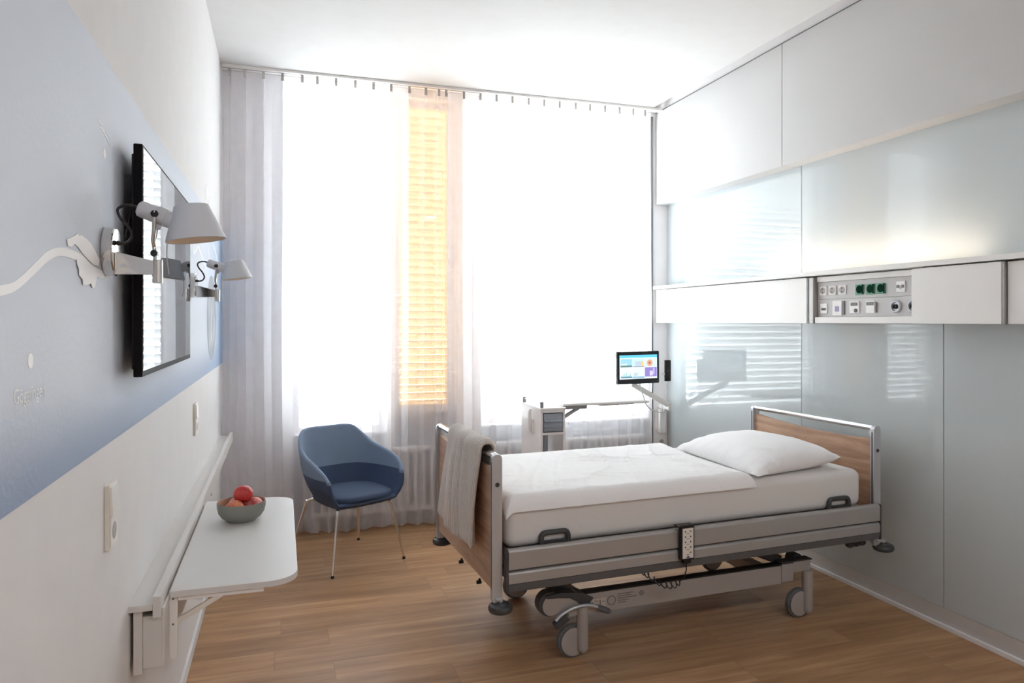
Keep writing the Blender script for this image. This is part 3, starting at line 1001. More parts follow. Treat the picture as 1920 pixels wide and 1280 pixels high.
# ================================================================== WALL LAMPS
def make_lamp(y, label):
    x0 = XL + 0.0017
    L = thing('wall_lamp', label, 'lamp', (x0, y, 1.66), group='swivel wall lamps')
    MB().lathe([(0, 0), (0.054, 0), (0.056, 0.002), (0.056, 0.021), (0.053, 0.024), (0, 0.024)], (x0, y + 0.022, 1.661), (1, 0, 0), 56).build('wall_plate', 'chrome', L)
    a = MB()
    a.prism([(x0 + 0.0242, 1.658), (x0 + 0.03, 1.659), (-0.282, 1.640), (-0.282, 1.608), (x0 + 0.0242, 1.607)], 'y', y - 0.008, y + 0.008, 0.002)
    a.build('arm', 'chrome', L)
    MB().cyl((-0.2755, y, 1.589), (-0.2755, y, 1.643), 0.0112, n=22, bev=0.0015).build('swivel_post', 'satin_chrome', L)
    MB().cyl((-0.281, y, 1.6432), (-0.281, y, 1.6632), 0.004, n=12).tube([(-0.281, y, 1.66), (-0.2825, y, 1.672), (-0.284, y + 0.009, 1.69), (-0.281, y + 0.014, 1.71), (-0.279, y + 0.018, 1.755)], 0.0046, 10, 5).tube([(-0.281, y, 1.66), (-0.2825, y, 1.672), (-0.284, y - 0.009, 1.69), (-0.281, y - 0.015, 1.71), (-0.279, y - 0.020, 1.755)], 0.0046, 10, 5).build('fork', 'satin_chrome', L)
    MB().cyl((-0.2825, y - 0.010, 1.658), (-0.2825, y + 0.010, 1.658), 0.008, n=20, bev=0.002).build('knob', 'black', L)
    # head body: cylinder leaning down towards the shade
    p0, p1 = Vector((-0.317, y, 1.763)), Vector((-0.222, y, 1.727))
    d = (p1 - p0).normalized()
    ln = (p1 - p0).length
    MB().lathe([(0, 0), (0.013, 0), (0.018, 0.004), (0.0195, 0.012), (0.0195, 0.04), (0.0215, 0.042), (0.0215, 0.062), (0.0195, 0.064), (0.0195, ln - 0.004), (0.017, ln), (0, ln)], p0, d, 32).build('lamp_head', 'lamp_body', L)
    MB().cyl((-0.279, y - 0.024, 1.748), (-0.279, y + 0.024, 1.748), 0.0085, n=20, bev=0.002).build('knob', 'black', L)
    MB().prism([(-0.290, 1.738), (-0.262, 1.728), (-0.268, 1.716), (-0.280, 1.712)], 'y', y - 0.008, y + 0.008, 0.002).build('clamp', 'lamp_body', L)
    ax = Vector((0.13, 0, -1)).normalized()
    c0 = Vector((-0.2035, y, 1.7745))
    sh = MB().lathe([(0.0, 0), (0.036, 0.0), (0.0385, 0.002), (0.0675, 0.083), (0.0665, 0.0838), (0.0372, 0.0035), (0.0355, 0.0022), (0.0, 0.0022)], c0, ax, 64, closed=False).build('lamp_shade', 'shade', L)
    MB().lathe([(0.0, 0.0026), (0.0350, 0.0026), (0.0366, 0.004), (0.0655, 0.0825), (0.0650, 0.0825), (0.036, 0.0045), (0.0, 0.0034)], c0, ax, 48).build('shade_lining', 'shade_in', sh)
    MB().sphere(c0 + ax * 0.045, 0.016, (1, 1, 1.3), 16).build('bulb', 'white_plastic', sh)
    MB().tube([p0 - d * -0.002, p0 - d * 0.012, (-0.345, y - 0.004, 1.766), (-0.357, y - 0.008, 1.756), (-0.352, y - 0.010, 1.738), (-0.337, y - 0.006, 1.718), (-0.330, y, 1.698), (-0.338, y + 0.006, 1.684), (-0.353, y + 0.012, 1.680), (x0 + 0.024, y + 0.014, 1.681)], 0.0034, 8, 6).build('cord', 'black', L)
    MB().sphere((x0 + 0.0285, y + 0.0135, 1.681), 0.006, n=12).build('cord_clip', 'black', L)
    MB().tube([c0 + Vector((-0.05, -0.005, -0.075)), c0 + Vector((-0.052, -0.005, -0.12)), c0 + Vector((-0.047, -0.005, -0.165))], 0.0016, 6, 4).build('pull_wire', 'satin_chrome', sh)
    return L


make_lamp(1.843, 'large near silver wall lamp in front of the television edge')
make_lamp(3.475, 'small far silver wall lamp beyond the television near the curtain')


# ================================================================== SWITCHES ON THE LEFT WALL
def make_switch(y0, y1, z0, z1, label):
    s = thing('wall_switch', label, 'switch', (XL, (y0 + y1) / 2, z0), group='switch and socket plates')
    MB().box(XL, XL + 0.011, y0, y1, z0, z1, 0.002).build('frame', 'warm_plastic', s)
    zm = (z0 + z1) / 2
    MB().prism([(XL + 0.0111, zm + 0.003), (XL + 0.0175, zm + 0.003), (XL + 0.0135, z1 - 0.006), (XL + 0.0111, z1 - 0.006)], 'y', y0 + 0.007, y1 - 0.007).build('rocker', 'white_plastic', s)
    so = MB().box(XL + 0.0111, XL + 0.0128, y0 + 0.007, y1 - 0.007, z0 + 0.006, zm - 0.002, 0.001).build('socket', 'white_plastic', s)
    MB().cyl((XL + 0.0129, (y0 + y1) / 2, (z0 + zm) / 2), (XL + 0.0137, (y0 + y1) / 2, (z0 + zm) / 2), 0.02, n=28).build('socket_well', 'sock_grey', so)
    return s


make_switch(1.86, 1.942, 0.968, 1.119, 'near white switch and socket plate below the blue mural')
make_switch(3.60, 3.682, 0.968, 1.117, 'far white switch and socket plate above the wall ledge')

# ================================================================== WALL LEDGE + FOLDING TABLE
lg = thing('wall_ledge', 'long white wall ledge with raised front lip along the left wall', 'shelf', (XL, 3.6, 0.55))
MB().box(XL, -0.3315, 2.13, 5.14, 0.720, 0.737, 0.001).build('shelf_board', 'white_lam', lg)
MB().box(-0.331, -0.311, 2.13, 5.14, 0.699, 0.757, 0.0015).build('front_lip', 'white_lam', lg)
MB().box(-0.380, -0.358, 2.143, 3.36, 0.546, 0.7195, 0.001).build('backing_board', 'white_lam', lg)
MB().box(-0.3575, -0.3105, 2.148, 3.35, 0.559, 0.6985, 0.001).build('apron', 'white_lam', lg)
MB().box(-0.3105, -0.3035, 2.148, 3.35, 0.559, 0.7185, 0.0005).build('apron_face', 'white_lam', lg)
for yy in (3.9, 4.9):
    MB().box(XL, -0.335, yy, yy + 0.02, 0.62, 0.7195, 0.001).build('bracket', 'white_lam', lg)

ft = thing('folding_table', 'small white fold-down wall table with rounded corners below the mural', 'table', (-0.3, 2.75, 0.54))


def rounded_rect(x0, x1, y0, y1, r, corners):
    pts = []
    spec = [(x1, y0, -90, 'br'), (x1, y1, 0, 'tr'), (x0, y1, 90, 'tl'), (x0, y0, 180, 'bl')]
    for (x, y, a0, k) in spec:
        rr = r if k in corners else 0.004
        cx = x - rr if x == x1 else x + rr
        cy = y - rr if y == y1 else y + rr
        for s in range(9):
            a = R(a0 + 90 * s / 8)
            pts.append((cx + rr * math.cos(a), cy + rr * math.sin(a)))
    return pts


MB().prism(rounded_rect(-0.302, 0.047, 2.218, 3.275, 0.085, ('br', 'tr')), 'z', 0.7185, 0.7365, 0.0015).build('tabletop', 'white_lam', ft)
for yy in (2.205, 3.05):
    MB().box(-0.3034, -0.282, yy + 0.022, yy + 0.036, 0.543, 0.7180, 0.0015).build('bracket_post', 'white_plastic', ft)
    MB().box(-0.281, -0.05, yy + 0.022, yy + 0.036, 0.705, 0.7180, 0.0015).build('bracket_arm', 'white_plastic', ft)
    d0, d1 = Vector((-0.292, yy + 0.029, 0.640)), Vector((-0.165, yy + 0.029, 0.709))
    dd = d1 - d0
    mt = Matrix.Translation(d0) @ dd.to_track_quat('X', 'Z').to_matrix().to_4x4()
    MB().box(0, dd.length, -0.006, 0.006, -0.007, 0.007, 0.001, mat=mt).build('bracket_brace', 'warm_plastic', ft)
    q = MB()
    for (xx, zz) in ((-0.293, 0.712), (-0.293, 0.64)):
        q.cyl((xx, yy + 0.0222, zz), (xx, yy + 0.0205, zz), 0.003, n=12)
    q.build('rivet', 'grey_mark', ft)

# bowl of apples on the table
BX, BY, BZ = -0.147, 2.935, 0.7366
bw = thing('fruit_bowl', 'grey ceramic bowl with tan inside, holding apples on the folding table', 'bowl', (BX, BY, BZ))
MB().lathe([(0, 0), (0.052, 0), (0.055, 0.003), (0.058, 0.008), (0.072, 0.016), (0.083, 0.032), (0.088, 0.052), (0.0885, 0.071), (0.0870, 0.073), (0.0855, 0.0725)], (BX, BY, BZ), n=56).build('outside', 'bowl_out', bw)
MB().lathe([(0.0855, 0.0725), (0.0840, 0.068), (0.083, 0.05), (0.078, 0.033), (0.066, 0.019), (0.05, 0.012), (0, 0.010)], (BX, BY, BZ), n=56).build('inside', 'bowl_in', bw)


def apple(x, y, z, r, mat, tilt, label):
    o = thing('apple', label, 'apple', (x, y, z), group='apples in the bowl')
    o.rotation_euler = tilt
    pr = []
    for k in range(25):
        a = math.pi * k / 24
        rr = math.sin(a) * (1 + 0.06 * math.cos(a))
        hh = -math.cos(a) * 0.93 + 0.0
        dip = math.exp(-(math.sin(a) / 0.32) ** 2)
        hh += (0.2 if k < 12 else -0.24) * dip
        pr.append((max(0.0, rr * r) if 0 < k < 24 else 0.0, hh * r))
    MB().lathe(pr, n=32).build('flesh', mat, o, world=False)
    MB().tube([(0, 0, r * 0.66), (0.001, 0.001, r * 0.85), (0.004, 0.002, r * 1.08)], 0.0015, 6, 3).build('stalk', 'stalk', o, world=False)
    return o


apple(BX + 0.006, BY + 0.0, BZ + 0.098, 0.036, 'apple_red', (R(150), R(15), 0.4), 'red apple resting on top of the other apples in the bowl')
apple(BX - 0.022, BY - 0.035, BZ + 0.049, 0.036, 'apple_peach', (R(120), R(60), 0.9), 'peach coloured apple under the red one at the bowl rim')
apple(BX + 0.046, BY + 0.008, BZ + 0.047, 0.0345, 'apple_pink', (R(70), R(-70), 0.2), 'crimson apple with a pale cheek in the bowl, beside the peach one')
apple(BX - 0.018, BY + 0.043, BZ + 0.046, 0.034, 'apple_pink', (R(20), R(40), 1.2), 'pink apple mostly hidden at the back of the bowl')


# ================================================================== SHEER CURTAINS
YC = 5.185


def make_curtain(xa, xb, seed, label, pleats, free_left, free_right):
    rnd = random.Random(seed)
    cu = thing('sheer_curtain', label, 'curtain', ((xa + xb) / 2, YC, 0.02), group='sheer curtains')
    nt_ = len(pleats)
    edges = [xa] + [(pleats[i] + pleats[i + 1]) / 2 for i in range(nt_ - 1)] + [xb]
    amp = [rnd.uniform(0.7, 1.25) for _ in range(nt_)]
    off = [rnd.uniform(-0.012, 0.012) for _ in range(nt_)]
    pw = [rnd.uniform(0.8, 1.3) for _ in range(nt_)]
    rows = []
    NZ, NP = 34, 22
    zt, zb = 3.195, 0.022
    for i in range(NZ + 1):
        w = i / NZ
        z = zt + (zb - zt) * w
        o1 = w ** 0.6
        row = []
        for k in range(nt_):
            e0, e1 = edges[k], edges[k + 1]
            p = e1 - e0
            for j in range(NP):
                t = j / NP
                tau = t - 0.5
                sg = 0.055 + 0.05 * o1 * pw[k]
                g = math.exp(-tau * tau / (2 * sg * sg))
                c = sg * p * (1.6 - 0.35 * o1) * (1.0 if k not in (0, nt_ - 1) else 0.6)
                x = e0 + p * t - c * (tau / sg) * g * (0.9 if w < 0.95 else 0.9)
                ytop = 0.026 * g
                ybot = (0.033 * amp[k] * math.cos(2 * math.pi * tau) + 0.010 * math.sin(5.1 * x + seed) * w)
                y = YC + ytop * (1 - o1) + ybot * o1
                x += off[k] * w * w * math.sin(math.pi * t) + 0.012 * w * math.sin(3.1 * x + 1.3 * seed + 2.2 * z) * math.sin(math.pi * min(1, max(0, (x - xa) / (xb - xa))))
                row.append((x, y, z + (0.006 * math.sin(9 * x + seed) if i == NZ else 0)))
        row.append((xb, YC, z))
        rows.append(row)
    m = MB().grid(rows)
    m.build('voile', 'sheer', cu, keep=False, angle=180)
    for x in pleats:
        MB().box(x - 0.009, x + 0.009, YC - 0.004, YC + 0.004, 3.160, 3.213, 0.002).build('hook', 'grey_mark' if False else 'sock_grey', cu)
    return cu


PL = [-0.335, -0.239, -0.119, 0.007, 0.138, 0.239, 0.367, 0.50, 0.628, 0.754, 0.886, 1.008, 1.105]
PR = [1.160, 1.295, 1.423, 1.549, 1.676, 1.806, 1.933, 2.062, 2.197, 2.32, 2.45, 2.577, 2.700, 2.805]
make_curtain(-0.378, 1.128, 1, 'pleated sheer curtain from the mural wall to the middle of the orange strip', PL, True, True)
make_curtain(1.128, 2.856, 2, 'pleated sheer curtain behind the bed and bedside cabinet up to the glass wall', PR, True, True)
cr = thing('curtain_rail', 'white curtain rail fixed along the ceiling above the sheer curtains', 'curtain rail', (1.3, 5.2, 3.21))
MB().box(-0.385, 2.95, YC - 0.03, YC + 0.035, 3.212, 3.2295, 0.002).build('track', 'white_plastic', cr)
MB().box(-0.385, 2.95, YC - 0.007, YC + 0.007, 3.2105, 3.2118).build('track_slot', 'sock_grey', cr)


# ================================================================== ARMCHAIR
def make_chair():
    ch = thing('armchair', 'two tone blue bucket armchair on chrome legs beside the folding table', 'chair', (0.394, 4.634, 0), R(26.07))
    top = [(0, .268, .802), (.12, .265, .802), (.192, .240, .790), (.236, .190, .745), (.264, .115, .695), (.284, .02, .664), (.293, -.07, .643), (.292, -.15, .615), (.282, -.205, .584), (.270, -.236, .550)]
    bot = [(0, .165, .405), (.085, .160, .405), (.140, .135, .403), (.172, .095, .400), (.192, .04, .398), (.205, -.04, .396), (.208, -.11, .394), (.206, -.17, .392), (.203, -.21, .392), (.200, -.235, .394)]
    tp, _ = catmull([Vector(p) for p in top], 5)
    bp, _ = catmull([Vector(p) for p in bot], 5)
    mir = lambda L: [Vector((-p.x, p.y, p.z)) for p in reversed(L[1:])] + L
    tp, bp = mir(tp), mir(bp)
    n = len(tp)
    nrm = []
    for i in range(n):
        t = (tp[min(i + 1, n - 1)] - tp[max(i - 1, 0)])
        t.z = 0
        t.normalize()
        nrm.append(Vector((t.y, -t.x, 0)) * -1.0)     # outward
    # make sure outward points away from the centre
    for i in range(n):
        if nrm[i].dot(tp[i] - Vector((0, -0.02, tp[i].z))) < 0:
            nrm[i] = -nrm[i]
    TH = 0.034

    def pt(i, v, s):
        """v 0..1 bottom to rim; s 0 outer, 1 inner"""
        base = bp[i].lerp(tp[i], v)
        bul = 0.030 * math.sin(math.pi * min(1, v * 0.95 + 0.05)) * (1 - 0.3 * v)
        th = TH * (0.75 + 0.25 * math.sin(math.pi * v)) * s
        return base + nrm[i] * (bul - th)

    SEAM = 0.560

    def build(lo, hi, rim, name, mat, grow=0.0):
        m = MB()
        rows = []
        K = 9
        for i in range(n):
            a, b_ = lo(i), hi(i)
            row = [pt(i, a + (b_ - a) * k / K, 0) + nrm[i] * grow for k in range(K + 1)]
            if rim:
                o_, i_ = row[-1], pt(i, b_, 1)
                mid = (o_ + i_) / 2
                h = (o_ - i_).length / 2
                for a_ in (45, 90, 135):
                    row.append(mid + (o_ - mid) * math.cos(R(a_)) + Vector((0, 0, h * 0.9 * math.sin(R(a_)))))
            row += [pt(i, b_ - (b_ - a) * k / K, 1) - nrm[i] * grow for k in range(K + 1)]
            rows.append(row)
        # rounded front ends
        fr = Vector((0, -1, 0))
        def cap(row, s):
            c = [p.copy() for p in row]
            mids = []
            L = len(row)
            for q in range(L):
                opp = row[L - 1 - q]
                mids.append((row[q] + opp) / 2)
            return [[mids[q] + (row[q] - mids[q]) * math.cos(R(a_)) + fr * 0.015 * math.sin(R(a_)) for q in range(L)] for a_ in (35, 65, 88)]
        rows = list(reversed(cap(rows[0], -1))) + rows + cap(rows[-1], 1)
        m.grid(rows, close_u=True)
        return m.build(name, mat, ch, world=False, angle=70)

    vs_ = [min(0.93, max(0.3, (SEAM - bp[i].z) / (tp[i].z - bp[i].z))) for i in range(n)]
    build(lambda i: vs_[i], lambda i: 1.0, True, 'backrest', 'steel_blue', 0.0008)
    build(lambda i: 0.0, lambda i: vs_[i], False, 'seat_shell', 'navy')
    # under-seat pan
    pan = MB()
    outl = [p for p in bp]
    ring = lambda s, z: [(p.x * s, (p.y + 0.03) * s - 0.03, z) for p in outl] + [(outl[-1].x * s * f, -0.2475 * s - 0.012 * (1 - f * f), z) for f in (0.6, 0.2, -0.2, -0.6)]
    rows = [ring(1.06, 0.404), ring(1.03, 0.392), ring(0.93, 0.378), ring(0.6, 0.370), ring(0.2, 0.370), ring(0.01, 0.370)]
    pan.grid([ring(0.01, 0.415), ring(1.0, 0.415)] + rows, close_u=True)
    pan.build('seat_pan', 'navy', ch, world=False, angle=60)
    # seat cushion
    cs = MB()
    rows = []
    NA = 48
    for (s, z) in ((0.02, .408), (0.93, .408), (0.985, .414), (1.0, .426), (0.985, .440), (0.93, .449), (0.75, .455), (0.5, .458), (0.25, .459), (0.01, .459)):
        row = []
        for k in range(NA):
            a = 2 * math.pi * k / NA
            ex = 0.55
            cx = math.copysign(abs(math.cos(a)) ** ex, math.cos(a)) * 0.217
            cy = math.copysign(abs(math.sin(a)) ** ex, math.sin(a))
            cy = -0.045 + cy * (0.20 if cy > 0 else 0.228)
            if cy > 0.02:
                cx *= 1 - 0.35 * ((cy - 0.02) / 0.135) ** 2
            row.append((cx * s, -0.045 + (cy + 0.045) * s, z))
        rows.append(row)
    cs.grid(rows, close_u=True)
    cs.build('seat_cushion', 'navy', ch, world=False, angle=60)
    for sx in (-1, 1):
        for sy in (-1, 1):
            fx, fy = 0.252 * sx, (-0.262 if sy < 0 else 0.27)
            lg_ = MB().tube([(0.10 * sx, 0.12 * sy - 0.02, 0.372), (0.165 * sx, 0.165 * sy - 0.02, 0.374), (0.185 * sx, 0.185 * sy - 0.02, 0.362), (0.192 * sx, 0.194 * sy - 0.02, 0.34), (fx, fy, 0.014)], 0.0085, 14, 6, radii=[.0095, .0095, .0095, .0095, .0072]).build('leg', 'chrome', ch, world=False)
            MB().cyl((fx, fy, 0.0), (fx, fy, 0.016), 0.0095, n=16, bev=0.002).build('glide', 'black', lg_, world=False)
    return ch


make_chair()

# ================================================================== HOSPITAL BED
BO, BR = (1.86, 3.346, 0), R(2.2)
SH = 0.0068        # the lying surface tilts slightly up to the head
bed = thing('hospital_bed', 'grey hospital bed on casters with walnut head and foot boards', 'bed', BO, BR)


def bpart(mb, name, mat, parent=bed, shear=True, **kw):
    if shear:
        mb.shear(SH)
    return mb.build(name, mat, parent, world=False, **kw)


XF, XH = -1.032, 1.022     # foot and head board centre lines
YN = 0.468                 # half distance between posts
for (xx, wood_mat, nm) in ((XF, 'bedwood', 'footboard'), (XH, 'headwood', 'headboard')):
    bd = []
    NS = 24
    for k in range(NS + 1):
        y = -YN + 0.012 + (2 * YN - 0.024) * k / NS
        t = y / YN
        bd.append((y, 0.880 + 0.022 * t ** 2 + (0.012 * t if xx > 0 else 0.0)))
    bott = [(YN - 0.012, 0.43), (YN - 0.05, 0.395), (-YN + 0.05, 0.395), (-YN + 0.012, 0.43)]
    if xx < 0:
        bott = [(YN - 0.012, 0.385), (-YN + 0.012, 0.385)]
    board = bpart(MB().prism(bd + bott, 'x', xx - 0.009, xx + 0.009, 0.002), nm, wood_mat)
    for sy in (-1, 1):
        y = YN * sy
        out = []
        for k in range(13):
            a = math.pi * k / 12
            out.append((xx + 0.022 * math.cos(a), 0.936 + 0.022 * math.sin(a)))
        out += [(xx - 0.022, 0.358), (xx - 0.016, 0.345), (xx + 0.016, 0.345), (xx + 0.022, 0.358)]
        po = bpart(MB().prism(out, 'y', y - 0.013 * (1 if sy > 0 else 1), y + 0.013, 0.002), 'corner_post', 'alu', board)
        bpart(MB().box(xx - 0.0226, xx - 0.0215, y - 0.004, y + 0.004, 0.40, 0.925), 'groove', 'dark', po)
        bpart(MB().cyl((xx, y + 0.0132 * sy, 0.832), (xx, y + 0.0165 * sy, 0.832), 0.0095, n=20, bev=0.001), 'bolt', 'dark', po)
        # bracket below the top bar
        s2 = -sy
        bpart(MB().prism([(y + 0.0135 * s2, 0.936), (y + 0.045 * s2, 0.936), (y + 0.013 * s2 + 0.004 * s2, 0.875), (y + 0.0135 * s2, 0.875)], 'x', xx - 0.006, xx + 0.006, 0.001), 'corner_bracket', 'alu', po)
        # horizontal bumper disc with stub
        by_ = y + 0.012 * sy
        xo = xx + (0.040 if xx > 0 else 0.014)
        dz_ = 0.017 if xx > 0 else 0.006
        bpart(MB().cyl((xo, by_, 0.335 + dz_), (xo, by_, 0.352 + dz_), 0.011, n=18).box(min(xo, xx) - 0.008, max(xo, xx) + 0.008, by_ - 0.010, by_ + 0.010, 0.348 + dz_, 0.358 + dz_, 0.002), 'bumper_stub', 'alu', po)
        bu = MB().lathe([(0, 0), (0.036, 0), (0.047, 0.005), (0.051, 0.014), (0.051, 0.022), (0.047, 0.031), (0.036, 0.036), (0.034, 0.034), (0.03, 0.034), (0.026, 0.041), (0.012, 0.044), (0, 0.044)], (xo, by_, 0.2985 + dz_), n=40)
        bpart(bu, 'bumper_wheel', 'dark', po)
    bpart(MB().cyl((xx, -YN + 0.012, 0.945), (xx, YN - 0.012, 0.945), 0.0145, n=24), 'top_bar', 'alu_bright', board)

# knobs under the footboard
for yy in (-0.30, -0.02):
    bpart(MB().cyl((XF - 0.012, yy, 0.372), (XF - 0.034, yy, 0.372), 0.008, n=14, bev=0.002).cyl((XF - 0.02, yy, 0.372), (XF - 0.02, yy, 0.388), 0.005, n=10), 'release_knob', 'black')

# side rails
for sy in (-1, 1):
    yo = 0.512 * sy
    yi = 0.488 * sy

    def slat(z0, z1):
        h = z1 - z0
        pr = [(yi, z0), (yo - 0.002 * sy, z0), (yo, z0 + 0.004), (yo, z1 - 0.014), (yo - 0.004 * sy, z1 - 0.005), (yo - 0.011 * sy, z1), (yi, z1)]
        return MB().prism(pr, 'x', -0.992, 1.006)
    sr = bpart(MB().prism([(yi - 0.006 * sy, 0.392), (yi - 0.0005 * sy, 0.392), (yi - 0.0005 * sy, 0.562), (yi - 0.006 * sy, 0.562)], 'x', -0.99, 1.004), 'side_rail', 'dark')
    bpart(slat(0.482, 0.566), 'rail_slat', 'rail_grey', sr)
    bpart(slat(0.424, 0.474), 'rail_slat', 'rail_grey', sr)
    bpart(MB().prism([(yi, 0.391), (yo - 0.010 * sy, 0.388), (yo - 0.006 * sy, 0.396), (yo, 0.423), (yi, 0.423)], 'x', -0.992, 1.006), 'rail_skirt', 'drawer_grey' if False else 'rubber', sr)
    for (xa, xb) in ((-1.006, -0.9925), (1.0065, 1.016)):
        bpart(MB().box(xa, xb, min(yi, yo) - 0.002, max(yi, yo) + 0.001, 0.386, 0.566, 0.005), 'rail_end_cap', 'dark', sr)

# lying surface frame (under the mattress)
bpart(MB().box(-0.985, 0.975, -0.40, -0.36, 0.455, 0.505, 0.004), 'frame_beam', 'beam_grey')
bpart(MB().box(-0.985, 0.975, 0.36, 0.40, 0.455, 0.505, 0.004), 'frame_beam', 'beam_grey')
bpart(MB().box(-0.975, 0.965, -0.452, 0.452, 0.508, 0.545, 0.004), 'mattress_platform', 'beam_grey')
for xx in (-0.985, 0.955):
    bpart(MB().box(xx, xx + 0.03, -0.44, 0.44, 0.425, 0.47, 0.004), 'cross_member', 'beam_grey')
# mattress retaining handles
for sy in (-1, 1):
    for xx in (-0.768, 0.783):
        y = 0.468 * sy
        h = MB().tube([(xx - 0.062, y, 0.545), (xx - 0.062, y, 0.585), (xx - 0.057, y, 0.600), (xx - 0.045, y, 0.606), (xx, y, 0.607), (xx + 0.045, y, 0.606), (xx + 0.057, y, 0.600), (xx + 0.062, y, 0.585), (xx + 0.062, y, 0.545)], 0.0115, 10, 3)
        h.box(xx - 0.055, xx + 0.055, y - 0.005, y + 0.005, 0.545, 0.574, 0.002)
        bpart(h, 'mattress_handle', 'dark')

# undercarriage
under = bpart(MB().box(-0.665, 0.50, -0.384, -0.336, 0.190, 0.280, 0.004), 'chassis_beam', 'beam_grey', shear=False)
bpart(MB().box(-0.665, 0.50, 0.336, 0.384, 0.190, 0.280, 0.004), 'chassis_beam', 'beam_grey', shear=False)
bpart(MB().box(-0.665, 0.50, -0.384, -0.336, 0.2805, 0.286), 'beam_cap', 'black', under, shear=False)
for xx in (-0.60, 0.44):
    bpart(MB().box(xx - 0.03, xx + 0.03, -0.335, 0.335, 0.205, 0.265, 0.004), 'chassis_cross_tube', 'beam_grey', shear=False)
# lifting arms
for sy in (-1, 1):
    for (xa, xb, za, zb) in ((-0.735, -0.44, 0.295, 0.435), (0.545, 0.17, 0.285, 0.435)):
        y = 0.30 * sy
        d0, d1 = Vector((xa, y, za)), Vector((xb, y, zb))
        dd = d1 - d0
        mt = Matrix.Translation(d0) @ dd.to_track_quat('X', 'Z').to_matrix().to_4x4()
        bpart(MB().box(0, dd.length, -0.03, 0.03, -0.024, 0.024, 0.006, mat=mt), 'lifting_arm', 'dark', shear=False)
    # pivot housings at both ends of the beam
    y = 0.36 * sy
    pv = bpart(MB().cyl((-0.745, y - 0.028, 0.252), (-0.745, y + 0.028, 0.252), 0.046, n=32, bev=0.004).box(-0.745, -0.62, y - 0.026, y + 0.026, 0.206, 0.297, 0.006), 'pivot_housing', 'beam_grey', shear=False)
    bpart(MB().cyl((-0.755, y - 0.026, 0.258), (-0.755, y + 0.026, 0.258), 0.054, n=32, bev=0.004), 'pivot_cap', 'dark', pv, shear=False)
    bpart(MB().prism([(-0.78, 0.300), (-0.70, 0.306), (-0.60, 0.292), (-0.545, 0.262), (-0.565, 0.240), (-0.60, 0.238), (-0.63, 0.258), (-0.66, 0.275), (-0.72, 0.283), (-0.77, 0.285)], 'y', y - 0.034, y + 0.034, 0.004), 'caster_cover', 'dark', pv, shear=False)
    ph = bpart(MB().box(0.50, 0.575, y - 0.026, y + 0.026, 0.195, 0.285, 0.006).box(0.575, 0.685, y - 0.022, y + 0.022, 0.235, 0.29, 0.006), 'caster_bracket', 'beam_grey', shear=False)
    bpart(MB().box(0.50, 0.69, y - 0.0265, y + 0.0265, 0.2905, 0.296, 0.001), 'bracket_cap', 'dark', ph, shear=False)
    bpart(MB().cyl((0.645, y + 0.0275, 0.278), (0.645, y + 0.085, 0.278), 0.032, n=28, bev=0.003), 'pivot_cap', 'dark', ph, shear=False)


def caster(wx, wy, colx, rot=0.0, name='caster'):
    ca = MB()
    top = 0.240
    yc = wy - 0.020 if wy < 0 else wy + 0.020
    ca.cyl((colx, yc, 0.045), (colx, yc, top), 0.026, n=28, bev=0.003)
    ca.sphere((colx, yc, 0.045), 0.026, n=22)
    ca.box(colx - 0.022, colx + 0.022, min(yc, wy), max(yc, wy), 0.16, top, 0.004)
    ca.lathe([(0, 0), (0.060, 0), (0.062, 0.002), (0.062, 0.007), (0.055, 0.009), (0, 0.009)], (wx, wy - 0.0135, 0.0745), (0, -1, 0), 40)
    ca.lathe([(0, 0), (0.060, 0), (0.062, 0.002), (0.062, 0.007), (0.055, 0.009), (0, 0.009)], (wx, wy + 0.0135, 0.0745), (0, 1, 0), 40)
    c = bpart(ca, name, 'beam_grey', shear=False)
    bpart(MB().lathe([(0.045, -0.013), (0.068, -0.013), (0.073, -0.010), (0.0745, -0.004), (0.0745, 0.004), (0.073, 0.010), (0.068, 0.013), (0.045, 0.013)], (wx, wy, 0.0745), (0, 1, 0), 48, closed=True), 'tyre', 'rubber', c, shear=False)
    return c


for sy in (-1, 1):
    caster(-0.637, 0.362 * sy, -0.597)
    caster(0.622, 0.362 * sy, 0.664)
# brake pedals
for sy in (-1, 1):
    y = 0.405 * sy
    pd = bpart(MB().tube([(-0.735, y, 0.190), (-0.71, y, 0.212), (-0.665, y, 0.232), (-0.61, y, 0.240), (-0.565, y, 0.236), (-0.53, y, 0.222)], 0.008, 12, 5).cyl((-0.665, y, 0.232), (-0.665, 0.37 * sy, 0.225), 0.007, n=12), 'brake_pedal', 'alu', shear=False)
    bpart(MB().tube([(-0.535, y, 0.223), (-0.51, y, 0.212), (-0.48, y, 0.199), (-0.468, y, 0.195)], 0.012, 12, 3, radii=[0.009, 0.014, 0.012, 0.006]), 'pedal_pad', 'rubber', pd, shear=False)
    mt = Matrix.Translation((-0.712, y, 0.186)) @ Matrix.Rotation(R(-32), 4, 'Y')
    bpart(MB().box(-0.035, 0.035, -0.018, 0.018, -0.014, 0.014, 0.004, mat=mt), 'pedal_block', 'dark', pd, shear=False)
bl_ = bpart(MB().tube([(0.465, 0.05, 0.235), (0.505, 0.05, 0.225), (0.530, 0.05, 0.190)], 0.006, 10, 3), 'brake_lever', 'alu', shear=False)
bpart(MB().tube([(0.530, 0.05, 0.190), (0.552, 0.05, 0.158), (0.568, 0.05, 0.130)], 0.0075, 10, 3), 'lever_grip', 'red', bl_, shear=False)
# three knobs under the head end
for k in range(3):
    kx, ky = 0.893 + 0.042 * k, -0.428 + 0.004 * k
    bpart(MB().sphere((kx, ky, 0.358), 0.024, (1.0, 0.9, 0.72), 18).cyl((kx, ky, 0.36), (kx, ky, 0.46), 0.007, n=10), 'handle_knob', 'dark', shear=False)
